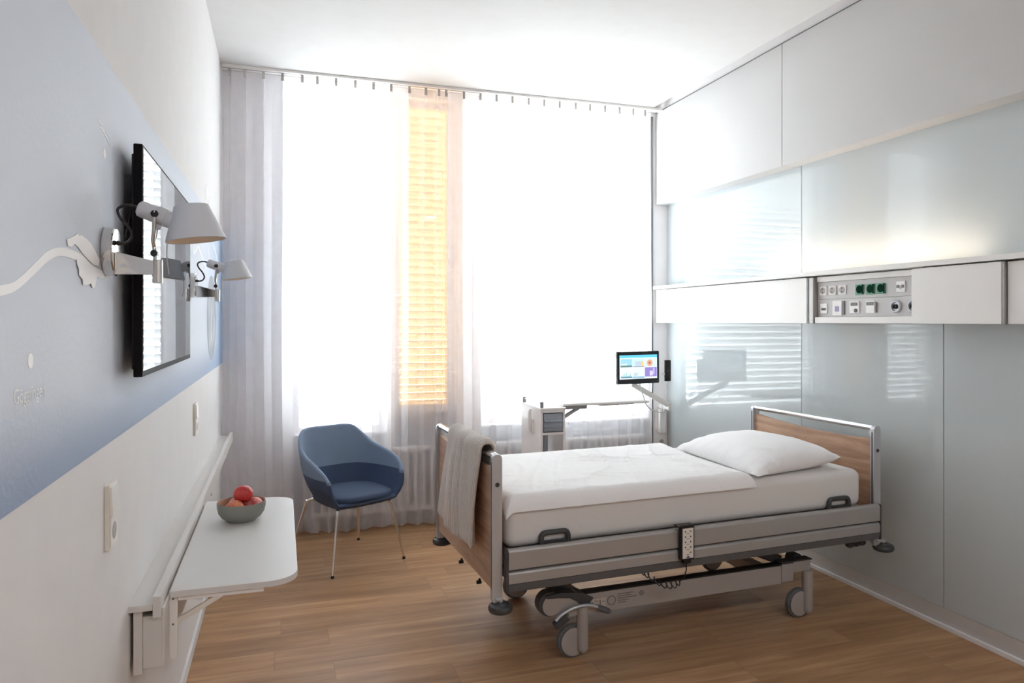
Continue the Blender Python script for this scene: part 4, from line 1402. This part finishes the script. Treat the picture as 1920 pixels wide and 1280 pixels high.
# type plate and marks on the near beam
yb_ = -0.3848
lab = bpart(MB().box(-0.578, -0.482, yb_ - 0.0006, yb_, 0.214, 0.254), 'type_label', 'label', under, shear=False)
bpart(MB().box(-0.568, -0.545, yb_ - 0.001, yb_ - 0.0006, 0.234, 0.239).box(-0.559, -0.554, yb_ - 0.001, yb_ - 0.0006, 0.220, 0.234).box(-0.538, -0.518, yb_ - 0.001, yb_ - 0.0006, 0.241, 0.2435).box(-0.538, -0.518, yb_ - 0.001, yb_ - 0.0006, 0.226, 0.2285).box(-0.512, -0.508, yb_ - 0.001, yb_ - 0.0006, 0.223, 0.246).box(-0.500, -0.487, yb_ - 0.001, yb_ - 0.0006, 0.236, 0.2385), 'label_print', 'label_ink', lab, shear=False)
bpart(MB().lathe([(0.0185, 0), (0.0215, 0), (0.0215, 0.0006), (0.0185, 0.0006)], (-0.452, yb_, 0.236), (0, -1, 0), 36, closed=True), 'printed_ring', 'label_ink', under, shear=False)
tl_ = MB()
for k in range(5):
    tl_.box(-0.422, -0.422 + (0.082, 0.070, 0.098, 0.06, 0.045)[k], yb_ - 0.0006, yb_, 0.259 - 0.0098 * k, 0.2615 - 0.0098 * k)
bpart(tl_, 'printed_lines', 'label_ink', under, shear=False)
bpart(MB().lathe([(0.008, 0), (0.011, 0), (0.011, 0.0008), (0.008, 0.0008)], (-0.297, yb_, 0.250), (0, -1, 0), 24, closed=True).sphere((-0.297, yb_, 0.25), 0.003, (1, 0.3, 1), 8), 'printed_mark', 'label_ink', under, shear=False)


def bthing(name, label, cat, lx, ly, lz):
    c, s = math.cos(BR), math.sin(BR)
    return thing(name, label, cat, (BO[0] + c * lx - s * ly, BO[1] + s * lx + c * ly, lz), BR)


def bshift(mb, lx, ly, lz, shear=True):
    if shear:
        mb.shear(SH)
    bmesh.ops.translate(mb.bm, vec=Vector((-lx, -ly, -lz)), verts=mb.bm.verts)
    return mb


# ------------------------------------------------------------------ mattress
ma = bthing('mattress', 'thick mattress in a white fitted sheet on the hospital bed', 'mattress', 0, 0, 0.546)
mm = MB()
ZT = 0.738
rows = []
NX, NY = 60, 30


def rsq(u, a, r):
    """clamp helper for rounded box: returns signed distance to the flat core"""
    return max(0.0, abs(u) - (a - r))


X0, X1, Y1 = -0.985, 0.950, 0.455
prof = [(0.0, 0.5485), (0.03, 0.5465)]
b = bmesh.new()
bmesh.ops.create_cube(b, size=1.0)
for v in b.verts:
    v.co = Vector(((X0 + X1) / 2 + v.co.x * (X1 - X0), v.co.y * 2 * Y1, 0.548 + (v.co.z + 0.5) * (ZT - 0.548)))
bmesh.ops.bevel(b, geom=list(b.edges), offset=0.042, segments=7, profile=0.5, affect='EDGES')
bmesh.ops.subdivide_edges(b, edges=[e for e in b.edges if e.calc_length() > 0.3], cuts=22, use_grid_fill=True)
for v in b.verts:
    k = noise.noise(Vector((v.co.x * 3.0, v.co.y * 3.0, v.co.z * 5))) * 0.004
    if v.co.z > 0.72:
        v.co.z += k + 0.004 * math.cos(v.co.y / Y1 * 1.5)
    else:
        v.co.y += k * 0.8
mm._join(b)
bshift(mm, 0, 0, 0.546).build('sheet', 'sheet', ma, world=False, angle=60)

# ------------------------------------------------------------------ duvet
du = bthing('duvet', 'flat white duvet covering the foot two thirds of the mattress', 'duvet', 0, 0, 0.74)
NXd, NYd = 110, 64
topg, botg = [], []
for i in range(NXd + 1):
    s = i / NXd
    rt, rb_ = [], []
    for j in range(NYd + 1):
        t = j / NYd
        ly = -0.476 + 0.946 * t
        xe = 0.282 + 0.075 * t - 0.03 * math.sin(math.pi * t)
        lx = -0.992 + (xe + 0.992) * s
        # edge thickness profile
        de = min((xe - lx), (lx + 0.992), (ly + 0.476), (0.47 - ly))
        th = 0.032 * (1 - math.exp(-max(0, de) / 0.018))
        z = 0.743
        # droop over the mattress edges
        ov = max(0.0, -ly - 0.425)
        z -= 0.034 * (ov / 0.051) ** 1.8
        ov2 = max(0.0, ly - 0.425)
        z -= 0.034 * (ov2 / 0.045) ** 1.8
        ov3 = max(0.0, -lx - 0.95)
        z -= 0.028 * (ov3 / 0.042) ** 1.8
        wr = 0.0
        wr += 0.0045 * noise.noise(Vector((lx * 4 + ly * 2.5, ly * 4 - lx * 1.2, 0.3)))
        q = lx * 0.55 + ly * 1.25
        rid = noise.noise(Vector((q * 9.0, (lx - ly * 0.5) * 1.6, 1.7)))
        wr += 0.011 * max(0.0, 1 - abs(rid) * 4.0) ** 2 * min(1, max(0, noise.noise(Vector((lx * 2.3, ly * 2.3, 5.0))) * 2 + 0.45))
        rid2 = noise.noise(Vector(((lx * 1.1 - ly * 0.5) * 7.0, (ly + lx * 0.4) * 1.4, 8.2)))
        wr += 0.0075 * max(0.0, 1 - abs(rid2) * 4.5) ** 2
        rt.append((lx, ly, z + th + wr * min(1, max(0, de - 0.01) / 0.14)))
        rb_.append((lx, ly, z - 0.0005))
    topg.append(rt)
    botg.append(rb_)
dm = MB()
rows = []
for i in range(NXd + 1):
    rows.append(topg[i] + list(reversed(botg[i])))
dm.grid(rows, close_u=True)
dm.grid([topg[0], botg[0]])
dm.grid([topg[-1], botg[-1]])
bshift(dm, 0, 0, 0.74).build('cover', 'duvet', du, world=False, angle=80, merge=True)

# ------------------------------------------------------------------ pillow
pi = bthing('pillow', 'plump white pillow with pointed corners at the bed head', 'pillow', 0.58, -0.06, 0.745)
Ac, Bc, Cc, Dc = Vector((0.345, 0.315)), Vector((0.285, -0.475)), Vector((0.83, -0.435)), Vector((0.885, 0.335))
NP_ = 44
up_r, lo_r = [], []
for i in range(NP_ + 1):
    u = i / NP_
    a_, b_ = [], []
    for j in range(NP_ + 1):
        v = j / NP_
        # pinch the sides inwards so that the corners point out
        uu = u + 0.055 * math.sin(math.pi * v) * (0.5 - u) * 2 * 0.5
        vv = v + 0.055 * math.sin(math.pi * u) * (0.5 - v) * 2 * 0.5
        P = (Ac * (1 - vv) + Bc * vv) * (1 - uu) + (Dc * (1 - vv) + Cc * vv) * uu
        e = (4 * u * (1 - u)) ** 0.5 * (4 * v * (1 - v)) ** 0.5
        f = e ** 0.85
        base = 0.758 + 0.045 * u * v ** 2
        hi = base + 0.128 * f + 0.006 * f * noise.noise(Vector((P.x * 9, P.y * 9, 2.0)))
        edge = min(u, 1 - u, v, 1 - v)
        wr = 0.006 * math.exp(-edge / 0.10) * math.sin((u if min(v, 1 - v) < min(u, 1 - u) else v) * 46 + 2 * noise.noise(Vector((P.x * 6, P.y * 6, 4.0)))) * min(1, edge / 0.03)
        lo = base - min(0.0125 + 0.045 * u * v ** 2, 0.03 * f + (base - 0.7475) * f) * 1.0
        a_.append((P.x, P.y, hi + wr))
        b_.append((P.x, P.y, min(lo, hi + wr)))
    up_r.append(a_)
    lo_r.append(b_)
pm = MB()
pm.grid(up_r)
pm.grid([list(reversed(r)) for r in lo_r])
bshift(pm, 0.58, -0.06, 0.745).build('pillowcase', 'pillow', pi, world=False, angle=80, merge=True)

# ------------------------------------------------------------------ knitted throw over the footboard
tw = bthing('knitted_throw', 'beige knitted throw hanging over the footboard top bar', 'throw', XF, -0.1, 0.95)
rows, uvs = [], []
NS, NW = 84, 52


def throw_path(s, t):
    """s along the length (0 = outer hem, 1 = inner hem), t across (0 near side, 1 far side)"""
    bot = 0.510 + 0.022 * math.sin(t * 5.0 + 1.2) + 0.07 * max(0, t - 0.45)
    r0 = 0.030
    Lo = 0.950 - bot
    La = math.pi * r0
    Li = 0.20
    tot = Lo + La + Li
    d = s * tot
    if d < Lo:
        z = bot + d
        x = -r0 - 0.018 * math.sin(min(1, (Lo - d) / 0.30) * math.pi * 0.5) * (1 - (Lo - d) / Lo * 0.4)
    elif d < Lo + La:
        a = (d - Lo) / r0
        x = -r0 * math.cos(a)
        z = 0.950 + r0 * 1.0 * math.sin(a)
    else:
        x = r0
        z = 0.950 - (d - Lo - La)
    return x, z, d


for i in range(NS + 1):
    s = i / NS
    row, uvr = [], []
    for j in range(NW + 1):
        t = j / NW
        x, z, d = throw_path(s, t)
        k = max(0.0, min(1.0, (0.95 - z) / 0.40)) if x < 0 else max(0.0, min(1, (0.95 - z) / 0.4))
        y_top = -0.355 + 0.50 * t
        y_bot = -0.335 + 0.585 * t - 0.03 * math.sin(t * math.pi)
        y = y_top * (1 - k) + y_bot * k
        fold = 0.020 * math.sin(t * 2 * math.pi * 2.1 + 0.7 + 0.6 * k) * (0.25 + 0.75 * k) + 0.006 * math.sin(t * 21 + 4 * z)
        xx = x - abs(fold) if x < 0 else x + abs(fold) * 0.15
        if 0.95 <= z:
            z += 0.010 * math.sin(t * 2 * math.pi * 1.3 + 0.4) ** 2
        y += 0.012 * math.cos(t * 2 * math.pi * 2.1 + 0.7) * k
        row.append(Vector((XF + xx, y, z)))
        uvr.append((t * 0.56, d * 0.95))
    rows.append(row)
    uvs.append(uvr)
# thickness
nr = []
for i in range(NS + 1):
    r_ = []
    for j in range(NW + 1):
        du_ = rows[min(i + 1, NS)][j] - rows[max(i - 1, 0)][j]
        dv_ = rows[i][min(j + 1, NW)] - rows[i][max(j - 1, 0)]
        r_.append(du_.cross(dv_).normalized())
    nr.append(r_)
sgn = 1.0 if nr[10][10].x < 0 else -1.0
outer, inner = [], []
for i in range(NS + 1):
    outer.append([rows[i][j] + nr[i][j] * sgn * 0.016 * (1 if 1 < j < NW - 1 and 1 < i < NS - 1 else 0.62 if 0 < j < NW and 0 < i < NS else 0.25) for j in range(NW + 1)])
    inner.append([rows[i][j] - nr[i][j] * sgn * 0.006 * (1 if 0 < j < NW and 0 < i < NS else 0.3) for j in range(NW + 1)])
wide = [outer[i] + list(reversed(inner[i])) for i in range(NS + 1)]
wuv = [uvs[i] + list(reversed(uvs[i])) for i in range(NS + 1)]
tm_ = MB().grid(wide, close_u=True, uv=wuv)
tm_.grid([outer[0], inner[0]], uv=[uvs[0], uvs[0]]).grid([outer[-1], inner[-1]], uv=[uvs[-1], uvs[-1]])
bshift(tm_, XF, -0.1, 0.95).build('knit', 'knit', tw, world=False, angle=80)

# ------------------------------------------------------------------ bed remote
HX0, HX1, HY = -0.186, -0.114, -0.514
hs = bthing('bed_remote', 'bed remote with pale keypad hooked on the near side rail', 'remote control', -0.15, HY, 0.42)
hb = MB().box(HX0, HX1, HY - 0.024, HY - 0.001, 0.432, 0.588, 0.005)
hb.box(HX0 + 0.016, HX1 - 0.016, HY - 0.022, HY - 0.003, 0.414, 0.434, 0.004)
hb.box(HX0 - 0.010, HX1, HY - 0.022, HY + 0.018, 0.579, 0.586, 0.002)
bshift(hb, -0.15, HY, 0.42, False).build('casing', 'black', hs, world=False)
kp = bshift(MB().box(HX0 + 0.008, HX1 - 0.008, HY - 0.0255, HY - 0.0242, 0.440, 0.574, 0.0004), -0.15, HY, 0.42, False).build('keypad', 'warm_plastic', hs, world=False)
for k in range(5):
    z = 0.560 - 0.0235 * k
    if k < 4:
        bshift(MB().cyl((-0.164, HY - 0.0256, z), (-0.164, HY - 0.0268, z), 0.0034, n=12), -0.15, HY, 0.42, False).build('button', 'blue_mark' if k in (1, 2) else 'dark', kp, world=False)
    bshift(MB().cyl((-0.137, HY - 0.0256, z), (-0.137, HY - 0.0268, z), 0.0034, n=12), -0.15, HY, 0.42, False).build('button', 'dark', kp, world=False)
    bshift(MB().box(-0.160, -0.142, HY - 0.0262, HY - 0.0256, z - 0.0105, z - 0.0085), -0.15, HY, 0.42, False).build('printed_mark', 'grey_mark', kp, world=False)
bshift(MB().prism([(-0.162, 0.4425), (-0.138, 0.4425), (-0.150, 0.4515)], 'y', HY - 0.0262, HY - 0.0256), -0.15, HY, 0.42, False).build('arrow', 'blue_mark', kp, world=False)
cp = [(-0.15, HY - 0.012, 0.416), (-0.15, HY - 0.012, 0.385), (-0.155, HY - 0.005, 0.352), (-0.168, -0.50, 0.325)]
coil = []
path = [Vector((-0.168, -0.50, 0.325)), Vector((-0.20, -0.485, 0.307)), Vector((-0.245, -0.47, 0.314)), Vector((-0.30, -0.455, 0.352)), Vector((-0.33, -0.44, 0.372))]
pp, _ = catmull(path, 30)
for k, p in enumerate(pp):
    a = k / 120 * 2 * math.pi * 8
    f = min(1, k / 8, (len(pp) - k) / 8)
    coil.append(p + Vector((0.006 * math.sin(a), 0.009 * math.sin(a + 1.57), 0.012 * math.cos(a))) * f)
cd = MB().tube([Vector(p) for p in cp[:-1]] + coil + [Vector((-0.35, -0.42, 0.40)), Vector((-0.35, -0.40, 0.455))], 0.0027, 7)
bshift(cd, -0.15, HY, 0.42, False).build('coiled_cord', 'black', hs, world=False)

# ================================================================== BEDSIDE CABINET WITH OVERBED LEAF
ca = thing('bedside_cabinet', 'white bedside cabinet with grey drawer and folded-out tray top beside the curtain', 'cabinet', (1.80, 4.86, 0))
cx0, cx1, cy0, cy1 = 1.712, 1.895, 4.66, 5.08
T = 0.016
MB().box(cx0, cx0 + T, cy0, cy1, 0.09, 0.878, 0.002).build('side_panel', 'cart_white', ca)
MB().box(cx1 - T, cx1, cy0, cy1, 0.09, 0.878, 0.002).build('side_panel', 'cart_white', ca)
MB().box(cx0 + T, cx1 - T, cy1 - T, cy1, 0.72, 0.878).box(cx0 + T, cx1 - T, cy1 - T, cy1, 0.09, 0.29).build('back_panel', 'cart_white', ca)
for z in (0.862, 0.708, 0.50, 0.28, 0.09):
    MB().box(cx0 + T, cx1 - T, cy0, cy1 - T, z, z + T).build('shelf', 'cart_white', ca)
dr = MB().box(cx0 + T + 0.006, cx1 - T - 0.006, cy0 - 0.003, cy1 - 0.05, 0.730, 0.856, 0.004).build('drawer', 'drawer_grey', ca)
for z in (0.755, 0.795):
    MB().prism([(cy0 - 0.003, z + 0.018), (cy0 - 0.019, z + 0.012), (cy0 - 0.019, z + 0.004), (cy0 - 0.003, z)], 'x', cx0 + T + 0.008, cx1 - T - 0.008, 0.001).build('drawer_ridge', 'drawer_grey', dr)
MB().cyl(((cx0 + cx1) / 2, cy0 + 0.16, 0.517), ((cx0 + cx1) / 2, cy0 + 0.16, 0.707), 0.022, n=20).build('lifting_column', 'drawer_grey', ca)
MB().box(cx0 - 0.006, cx1 + 0.004, cy0 - 0.008, cy1 + 0.008, 0.878, 0.896, 0.004).build('top', 'cart_white', ca)
for (x, y) in ((cx0 + 0.012, cy0 + 0.016), (cx0 + 0.012, cy1 - 0.03)):
    MB().box(x - 0.010, x + 0.012, y - 0.010, y + 0.010, 0.8965, 0.938, 0.003).build('gallery_post', 'cart_grey', ca)
MB().tube([(cx0 + 0.012, cy0 + 0.03, 0.926), (cx0 + 0.012, cy1 - 0.045, 0.926)], 0.004, 8).build('gallery_rail', 'cart_white', ca)
leaf = MB().box(cx1 + 0.006, 2.585, 4.715, 5.09, 0.896, 0.914, 0.005).build('tray_leaf', 'cart_white', ca)
MB().prism([(cx1 + 0.02, 4.725), (2.57, 4.725), (2.57, 5.08), (cx1 + 0.02, 5.08)], 'z', 0.9142, 0.9165, 0.0005).build('tray_surface', 'white_lam', leaf)
MB().box(2.20, 2.36, 4.75, 4.85, 0.884, 0.8955, 0.003).box(2.36, 2.48, 4.75, 4.85, 0.887, 0.8955, 0.003).build('tray_latch', 'cart_grey', leaf)
d0, d1 = Vector((cx1 + 0.001, 4.76, 0.800)), Vector((2.06, 4.76, 0.886))
dd = d1 - d0
mt = Matrix.Translation(d0) @ dd.to_track_quat('X', 'Z').to_matrix().to_4x4()
MB().box(0, dd.length, -0.014, 0.014, -0.010, 0.010, 0.003, mat=mt).build('leaf_brace', 'cart_grey', ca)
MB().box(cx1, 2.10, 4.742, 4.778, 0.868, 0.8955, 0.003).build('leaf_bracket', 'cart_grey', ca)
MB().box(cx0 - 0.016, cx0 - 0.0005, 4.80, 4.98, 0.70, 0.80, 0.004).build('side_holder', 'cart_white', ca)
MB().tube([(cx0 - 0.014, 4.83, 0.872), (cx0 - 0.022, 4.83, 0.845), (cx0 - 0.022, 4.83, 0.75), (cx0 - 0.014, 4.83, 0.715)], 0.009, 10, 4, radii=[0.008, 0.015, 0.014, 0.008]).build('handset_hook', 'cart_white', ca)
for x in (cx0 + 0.03, cx1 - 0.03):
    for y in (cy0 + 0.04, cy1 - 0.05):
        wl = MB().lathe([(0, -0.011), (0.03, -0.011), (0.034, -0.006), (0.034, 0.006), (0.03, 0.011), (0, 0.011)], (x, y, 0.0345), (0, 1, 0), 24).cyl((x, y, 0.04), (x, y, 0.0895), 0.01, n=12)
        wl.build('caster', 'rubber', ca)

# ================================================================== PATIENT MONITOR ON WALL ARM
mo = thing('bedside_monitor', 'small black touch screen on a white arm beside the glass wall', 'monitor', (2.68, 5.05, 0.99))
MX0, MX1, MZ0, MZ1, MY = 2.487, 2.873, 1.006, 1.262, 5.06
rollm = Matrix.Translation((2.68, MY, 1.134)) @ Matrix.Rotation(R(-0.5), 4, 'Y') @ Matrix.Rotation(R(4), 4, 'Z') @ Matrix.Translation((-2.68, -MY, -1.134))


def mpart(mb, name, mat, parent=mo):
    bmesh.ops.transform(mb.bm, matrix=rollm, verts=mb.bm.verts)
    return mb.build(name, mat, parent)


hsn = mpart(MB().box(MX0, MX1, MY, MY + 0.03, MZ0, MZ1, 0.006), 'housing', 'black')
SX0, SX1, SZ0, SZ1 = MX0 + 0.022, MX1 - 0.022, MZ0 + 0.040, MZ1 - 0.028


def lit(name, r, g, b_, s=0.16):
    return mat_glow(name, srgb(r, g, b_), s)


yS = MY - 0.0012
scr = mpart(MB().box(SX0, SX1, yS, MY - 0.0001, SZ0, SZ1), 'screen', lit('screen_white', 226, 238, 246))
w_, h_ = SX1 - SX0, SZ1 - SZ0


def tile(name, u0, u1, v0, v1, mat, lay=1):
    return mpart(MB().box(SX0 + w_ * u0, SX0 + w_ * u1, yS - 0.0003 * lay, yS - 0.0003 * (lay - 1) - 0.00005, SZ0 + h_ * v0, SZ0 + h_ * v1), name, mat, hsn)


tile('screen_banner', 0.0, 1.0, 0.885, 1.0, lit('screen_cyan', 96, 196, 240))
sky_b = lit('screen_sky', 150, 200, 240)
tile('screen_tile', 0.02, 0.325, 0.52, 0.85, sky_b)
tile('tile_picture', 0.02, 0.325, 0.50, 0.575, lit('screen_field', 92, 124, 120), 2)
tile('tile_picture', 0.04, 0.20, 0.575, 0.65, lit('screen_pale', 204, 226, 238), 2)
tile('screen_tile', 0.335, 0.655, 0.50, 0.85, lit('screen_mint', 190, 226, 230))
tile('tile_picture', 0.41, 0.575, 0.535, 0.74, lit('screen_grey', 184, 196, 214), 2)
tile('tile_picture', 0.575, 0.63, 0.52, 0.74, lit('screen_yellow', 240, 196, 120), 2)
tile('tile_picture', 0.335, 0.655, 0.50, 0.53, lit('screen_slate', 110, 124, 150), 2)
tile('screen_tile', 0.668, 0.99, 0.50, 0.85, lit('screen_blue_pale', 204, 228, 240))
cxx, czz = SX0 + w_ * 0.80, SZ0 + h_ * 0.66
mpart(MB().lathe([(0, 0), (0.027, 0), (0.027, 0.0003), (0, 0.0003)], (cxx, yS - 0.0003, czz), (0, -1, 0), 28), 'tile_picture', lit('screen_peach', 226, 160, 128), hsn)
mpart(MB().lathe([(0, 0), (0.010, 0), (0.010, 0.0003), (0, 0.0003)], (cxx - 0.002, yS - 0.0007, czz), (0, -1, 0), 20), 'tile_picture', lit('screen_brown', 140, 116, 96), hsn)
tile('screen_tile', 0.02, 0.325, 0.05, 0.46, lit('screen_mist', 214, 226, 232))
tile('tile_picture', 0.03, 0.325, 0.05, 0.11, lit('screen_teal', 96, 140, 160), 2)
for k in range(5):
    tile('tile_picture', 0.04 + 0.055 * k, 0.075 + 0.055 * k, 0.11, 0.16 + 0.05 * ((k * 7) % 3), lit('screen_teal_pale', 150, 200, 206), 2)
tile('screen_tile', 0.335, 0.655, 0.05, 0.46, lit('screen_ice', 216, 236, 244))
for k in range(3):
    tile('tile_picture', 0.375, 0.50 - 0.02 * k, 0.22 - 0.045 * k, 0.24 - 0.045 * k, lit('screen_text', 130, 150, 164), 2)
tile('tile_picture', 0.335, 0.655, 0.03, 0.10, lit('screen_lake', 140, 180, 206), 2)
tile('screen_tile', 0.668, 0.99, 0.08, 0.47, lit('screen_violet', 142, 128, 196))
tile('tile_picture', 0.80, 0.88, 0.12, 0.32, lit('screen_lilac', 214, 204, 240), 2)
tile('tile_picture', 0.885, 0.93, 0.18, 0.44, lit('screen_lilac2', 190, 178, 228), 2)
# wall box and arm
MB().box(2.985, 3.045, YW - 0.05, YW - 0.0005, 0.575, 0.775, 0.004).build('wall_box', 'cart_white', mo)
MB().box(2.962, 2.984, YW - 0.012, YW - 0.0005, 0.60, 0.765, 0.003).build('wall_plate', 'cart_white', mo)
d0, d1 = Vector((2.655, 5.095, 0.995)), Vector((2.985, 5.135, 0.822))
dd = d1 - d0
mt = Matrix.Translation(d0) @ dd.to_track_quat('X', 'Z').to_matrix().to_4x4()
MB().box(-0.02, dd.length, -0.012, 0.012, -0.021, 0.021, 0.006, mat=mt).build('arm', 'cart_white', mo)
MB().cyl((2.66, 5.10, 0.98), (2.66, 5.10, 1.08), 0.013, n=16).box(2.62, 2.74, 5.0905, 5.106, 1.06, 1.18, 0.003).build('arm_joint', 'cart_white', mo)
MB().cyl((3.0, 5.135, 0.775), (3.0, 5.135, 0.84), 0.014, n=16).box(2.992, 3.012, 5.135, YW - 0.001, 0.780, 0.806, 0.003).build('arm_joint', 'cart_white', mo)
MB().tube([(2.70, 5.08, 1.01), (2.705, 5.06, 0.96), (2.73, 5.07, 0.90), (2.77, 5.09, 0.83), (2.84, 5.10, 0.782), (2.92, 5.105, 0.765), (2.965, 5.16, 0.785), (2.995, 5.262, 0.80)], 0.004, 8, 6).build('cable', 'cord', mo)
# handset clipped beside the monitor
ph = thing('handset', 'slim black handset held upright at the edge of the touch screen', 'handset', (2.93, 5.05, 1.02))
MB().box(2.903, 2.957, 5.035, 5.055, 1.022, 1.190, 0.006).build('casing', 'black', ph)
MB().prism([(2.925, 1.095), (2.929, 1.095), (2.937, 1.112), (2.933, 1.112)], 'y', 5.0345, 5.035).build('emblem', 'grey_mark', ph)
MB().box(2.88, 2.9025, 5.042, 5.052, 1.07, 1.09, 0.002).build('clip', 'white_plastic', ph)
MB().tube([(2.93, 5.045, 1.022), (2.932, 5.06, 0.98), (2.955, 5.09, 0.93), (2.972, 5.16, 0.86), (2.988, 5.24, 0.78), (2.99, 5.255, 0.70)], 0.0028, 8, 6).build('cable', 'cord', ph)
# socket on the return wall
so = thing('wall_socket', 'white wall socket on the narrow return wall below the monitor arm', 'socket', (3.02, YW, 0.49))
MB().box(2.978, 3.062, YW - 0.010, YW - 0.0005, 0.452, 0.536, 0.003).build('frame', 'white_plastic', so)
MB().lathe([(0, 0), (0.021, 0), (0.021, 0.002), (0, 0.002)], (3.02, YW - 0.010, 0.494), (0, -1, 0), 28).build('socket_well', 'sock_grey', so)
